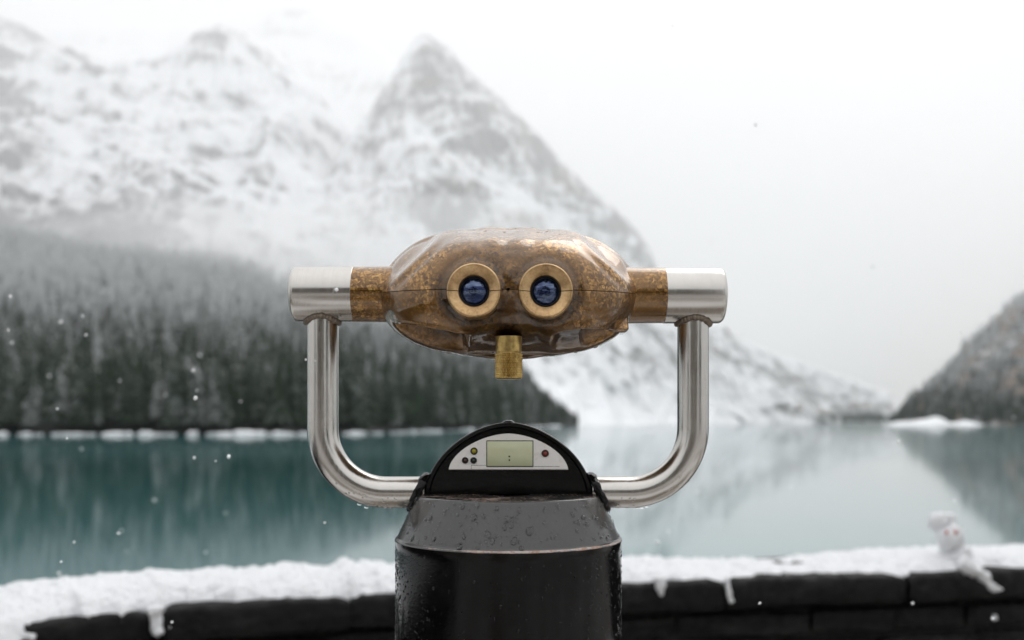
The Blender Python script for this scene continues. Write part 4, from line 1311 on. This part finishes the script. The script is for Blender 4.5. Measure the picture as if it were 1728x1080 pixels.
lcd = simple('lcd_glass', (0.245, 0.25, 0.155), 0.22)
m, t_, b_ = new_mat('lcd_grey_green'); n_ = N(t_)
n_.link(n_.mix(n_.noise(n_.coords('Object'), 45, 4), (0.52, 0.52, 0.30), (0.66, 0.70, 0.50)), b_.inputs['Base Color'])
b_.inputs['Roughness'].default_value = 0.2
def pbox(x0, y0, x1, y1, ya, yb, bev): 
    return rbox(((x0 - 864) * PX, YF + ya, CAM_Z - (y1 - HOR) * PX), ((x1 - 864) * PX, YF + yb, CAM_Z - (y0 - HOR) * PX), bev)
v, f = pbox(820.6, 742.8, 900.2, 788.0, -0.0014, 0.0, 0.0005); obj('screen_bezel', v, f, simple('grey_bezel', (0.13, 0.13, 0.11), 0.5), panel)
v, f = pbox(822.2, 744.4, 898.6, 786.4, -0.0017, -0.0006, 0.0004); obj('lcd_screen', v, f, m, panel)
ink = simple('lcd_segment', (0.012, 0.014, 0.012), 0.4)
for yy in (770.0, 776.2):
    v, f = pbox(858.2, yy - 1.2, 860.8, yy + 1.2, -0.00195, -0.0016, 0.0001); obj('colon_dot', v, f, ink, panel)
for (x0, y0, x1, y1) in ((795.5, 784.6, 820.0, 785.2), (795.2, 784.6, 795.8, 791.0), (900.6, 786.6, 944.0, 787.2)):
    v, f = pbox(x0, y0, x1, y1, -0.00095, -0.0007, 0.00005); obj('printed_line', v, f, ink, panel)
for lx, ly, lr, cc in ((800, 761.2, 4.3, (0.36, 0.30, 0.03)), (785, 776.8, 3.7, (0.07, 0.035, 0.028)), (799.3, 777.0, 3.7, (0.028, 0.034, 0.034)), (920, 765, 4.3, (0.22, 0.045, 0.035))):
    c = P(lx, ly, YF)
    v, f = lathe([((lr + 1.9) * PX, -0.0006), ((lr + 1.7) * PX, -0.0018), ((lr + 0.4) * PX, -0.0018), (lr * PX, -0.0008)], c, 'y', 20)
    s_ = obj('lamp_socket', v, [q[::-1] for q in f], MAT['rubber'], panel)
    v, f = lathe([(max(lr * PX * q, 1e-5), -0.0020 + 0.0012 * q * q) for q in np.linspace(0, 1, 6)], c, 'y', 18, cap=False)
    obj('indicator_lamp', v, f, simple('lamp_lens', cc, 0.25), panel)
# lock lug at the lower right corner of the head
v, f = rbox((0, 0, 0), (1, 1, 1), 0.08)
a = wpt(1028, 557, 0.868); b2 = wpt(1062, 512, 0.868)
q = np.zeros_like(v)
q[:, 0] = a[0] + (b2[0] - a[0]) * v[:, 0]; q[:, 2] = a[2] + (b2[2] - a[2]) * v[:, 2]
q[:, 1] = 0.868 + 0.045 * v[:, 1] + 0.012 * (v[:, 2]) 
lug = obj('lock_lug', q, f, MAT['bronze'], viewer, sharp=60)
set_attr(lug, 'grime_shade', np.zeros(len(v)))

# ------------------------------------------------------------------ rain drops
def drop_mesh(seed, nu=12, nv=6):
    """a flattened bead sitting on z = 0"""
    g = np.random.default_rng(seed)
    th = np.linspace(0, np.pi / 2, nv); ph = 2 * np.pi * np.arange(nu) / nu
    T, Hh = np.meshgrid(th, ph, indexing='ij')
    k = 1 + 0.12 * np.sin(Hh * 2 + g.uniform(0, 6)) + 0.06 * np.sin(Hh * 3 + g.uniform(0, 6))
    v = np.stack([np.sin(T) * np.cos(Hh) * k, np.sin(T) * np.sin(Hh) * k, np.cos(T) * 0.55], -1)
    return v.reshape(-1, 3), [tuple(int(i) for i in q) for q in grid_faces(nv, nu, wrap=True, flip=True)]
DROPS = [drop_mesh(s) for s in range(4)]
def place_drop(p, nrm, r, sag=1.0, seed=0):
    nrm = np.asarray(nrm, float); nrm = nrm / np.linalg.norm(nrm)
    dn = np.array([0, 0, -1.0]); dn = dn - nrm * (dn @ nrm)
    if np.linalg.norm(dn) < 1e-3: dn = np.array([1.0, 0, 0])
    dn /= np.linalg.norm(dn); sd_ = np.cross(nrm, dn)
    v, f = DROPS[seed % 4]
    w = np.outer(v[:, 0] * sag, dn) + np.outer(v[:, 1], sd_) + np.outer(v[:, 2], nrm)
    w = (w - 0.10 * nrm) * r + np.asarray(p, float)          # seated in the surface, no air under it
    return w, f
def cone_pt(a, t):
    r = R_SHELF + (R_RIM - R_SHELF) * t - 0.0001
    n = np.array([math.cos(a), math.sin(a), (R_RIM - R_SHELF) / (Z_SHELF - Z_RIM)])
    return np.array([AX + r * math.cos(a), D0 + r * math.sin(a), Z_SHELF - (Z_SHELF - Z_RIM) * t]), n
g = random.Random(5)
fine = MB()
for i in range(330):
    p, n = cone_pt(g.uniform(-math.pi * 1.02, 0.02), g.uniform(0.06, 0.95))
    fine.add(*place_drop(p, n, abs(g.gauss(0, 1)) * 0.0005 + 0.00025, g.uniform(1, 1.3), i))
for i in range(900):
    a = g.choice([g.uniform(-math.pi, -2.5), g.uniform(-math.pi, -2.2), g.uniform(-0.9, 0), g.uniform(-math.pi, 0)])
    z_ = Z_RIM - 0.006 - g.uniform(0, 0.085)
    n = np.array([math.cos(a), math.sin(a), 0.0])
    p = np.array([AX + R_RIM * math.cos(a), D0 + R_RIM * math.sin(a), z_]) + n * 0.0003
    fine.add(*place_drop(p, n, abs(g.gauss(0, 1)) * 0.0004 + 0.0002, g.uniform(1, 1.6), i))
# beads on the yoke tubes
for px_c, sgn in ((544.5, 1), (1169.5, -1)):
    for i in range(46):
        xx = px_c + sgn * g.uniform(20, 165); 
        Rb = 108.0; dx = abs(xx - px_c)
        if dx < Rb: a_ = math.acos(1 - dx / Rb); cx_, cz_ = xx, 830.5 - Rb + Rb * math.sin(a_); nx_, nz_ = -sgn * math.cos(a_), -math.sin(a_)
        else: cx_, cz_, nx_, nz_ = xx, 830.5, 0.0, -1.0
        b_ = g.choice([0.0, 0.25, 0.6, -1.1]) + g.uniform(-0.2, 0.2)
        n = np.array([nx_ * math.cos(b_), -math.sin(b_) if b_ > 0 else math.sin(b_), nz_ * math.cos(b_)])
        n = np.array([nx_ * math.cos(b_), -abs(math.sin(b_)), nz_ * math.cos(b_)])
        p = P(cx_, cz_, D0) + n * 26.3 * PX
        fine.add(*place_drop(p, n, g.uniform(0.0005, 0.0013), 1.0, i))
# beads on the head, along its lower lip and over the crown
Ng = grid_normals(G)
if Ng[5, 0, 1] > 0: Ng = -Ng
for i in range(260):
    if i < 90: r_, c_ = g.randint(int(NSF * 0.86), NSF - 2), g.randint(int(NU * 0.56), int(NU * 0.94))
    elif i < 230: r_, c_ = g.randint(int(NSF * 0.62), NSF - 4), g.randint(int(NU * 0.13), int(NU * 0.37))
    else: r_, c_ = g.randint(10, NSF - 10), g.randint(0, NU - 1)
    fine.add(*place_drop(G[r_, c_], Ng[r_, c_], abs(g.gauss(0, 1)) * 0.0005 + 0.0003, 1.1, i))
o = outward(fine.build('rain_beads', MAT['water'], loc=(AX, D0, Z_RIM)))
tag(o, 'countless fine rain beads on the pedestal, tubes and bronze head', kind='stuff')

def big_drop(p, n, r, sag, label, group, seed):
    v, f = place_drop(p, n, r, sag, seed)
    tag(outward(obj('water_drop', v, f, MAT['water'], loc=tuple(p))), label, 'water drop', group)
for i, (dx, dy, r) in enumerate(((797, 873, 5), (780, 853, 4), (804, 853, 3.2), (856, 875, 4), (864, 877, 4.2), (863, 887, 4), (851, 889, 4.5), (825, 902, 4.5), (893, 896, 6), (868, 914, 5.2),
        (833, 914, 4.2), (781, 905, 3.5), (732, 911, 3.5), (774, 923, 4.5), (877, 861, 3.6), (968, 868, 3.2), (986, 873, 3.2), (990, 884, 3.4), (978, 881, 3.2), (880, 925, 3.6), (725, 873, 3.6), (695, 908, 4))):
    # walk the cone until it projects on that spot
    best = None
    for a in np.linspace(-math.pi, 0, 160):
        for t in np.linspace(0.03, 0.98, 40):
            p, n = cone_pt(a, t)
            X_, Y_ = 864 + p[0] / p[1] * FPX, HOR - (p[2] - CAM_Z) / p[1] * FPX
            e = (X_ - dx) ** 2 + (Y_ - dy) ** 2
            if best is None or e < best[0]: best = (e, p, n)
    big_drop(best[1], best[2], r * 0.00050, 1.35, 'large rain drop clinging to the sloping black cone of the pedestal', 'large drops on the pedestal cone', i)
x, y = proj(G)
for i, (dx, dy, r) in enumerate(((665, 562, 3.2), (675, 572, 3.4), (694, 580, 3.2), (709, 587, 3.6), (724, 591, 4.2), (737, 591, 3.2), (757, 595, 5.5), (897, 590, 5.5), (890, 603, 3), (972, 594, 3.5), (1006, 585, 4.5), (1024, 573, 3.2))):
    e = (x - dx) ** 2 + (y - dy) ** 2 + 1e6 * (1 - fr)
    r_, c_ = np.unravel_index(np.argmin(e), e.shape)
    big_drop(G[r_, c_], Ng[r_, c_], r * 0.0005, 1.0, 'dark rain drop hanging from the lower lip of the bronze head', 'drops under the bronze head', i)
for i, (dx, dy, nx_, nz_) in enumerate(((606, 851, -0.25, -1), (618, 856, -0.1, -1), (651, 857, 0, -1), (660, 857, 0, -1), (1075, 857, 0, -1), (1083, 857, 0, -1), (1092, 855, 0.1, -1))):
    big_drop(P(dx, dy, D0), (nx_, -0.15, nz_), 0.0024, 1.0, 'bright rain drop hanging under the curved steel tube', 'drops under the yoke tubes', i)
big_drop(P(858.5, 713.5, D0 + 0.004), (0, -0.1, 1), 0.0058, 1.0, 'flat rain drop on the crown of the display hood', None, 1)
big_drop(P(565, 491, D0 - 0.0255), (0, -1, 0.2), 0.0022, 1.0, 'white drop on the left steel sleeve', None, 2)

# ------------------------------------------------------------------ falling snow
fm = [make_mesh('snowflake', *blob((0, 0, 0), (1, 1, 1), s, 0.5, 2.0, 10, 7), MAT['flake']) for s in range(4)]
spots = [(330, 672, 1.15, 3.4), (386, 771, 1.05, 3.6), (548, 882, 0.95, 2.4), (516, 607, 0.88, 1.8), (97, 690, 1.3, 2.2), (113, 740, 1.1, 2.0), (17, 500, 1.4, 2.4), (14, 557, 1.5, 2.2),
         (1282, 1018, 1.1, 2.6), (290, 1050, 1.2, 2.0), (568, 489, 0.80, 3.0), (145, 565, 1.6, 2.4), (326, 625, 1.7, 3.0), (1675, 1044, 1.5, 3.0), (1540, 1018, 1.4, 2.4), (1110, 915, 1.7, 3.4),
         (1275, 210, 1.6, 3.0), (1135, 43, 1.3, 1.6), (364, 778, 1.2, 1.6), (200, 900, 1.5, 2.4), (125, 915, 1.3, 2.2), (103, 948, 1.2, 2.0)]
gg = random.Random(3)
for _ in range(46):
    spots.append((gg.choice([gg.uniform(0, 520), gg.uniform(0, 640), gg.uniform(1100, 1728)]), gg.uniform(380, 1060), gg.uniform(1.3, 4.5), gg.uniform(1.2, 2.8)))
for sx, sy, D, r in spots:
    o = bpy.data.objects.new('snowflake', gg.choice(fm)); col.objects.link(o)
    o.location = tuple(P(sx, sy, D)); k = r * D / FPX; o.scale = (k, k * 0.7, k * gg.uniform(0.8, 1.2)); o.rotation_euler = (gg.uniform(0, 6), gg.uniform(0, 6), 0)
    tag(o, 'tiny white snowflake falling through the air', 'snowflake', 'falling snowflakes')
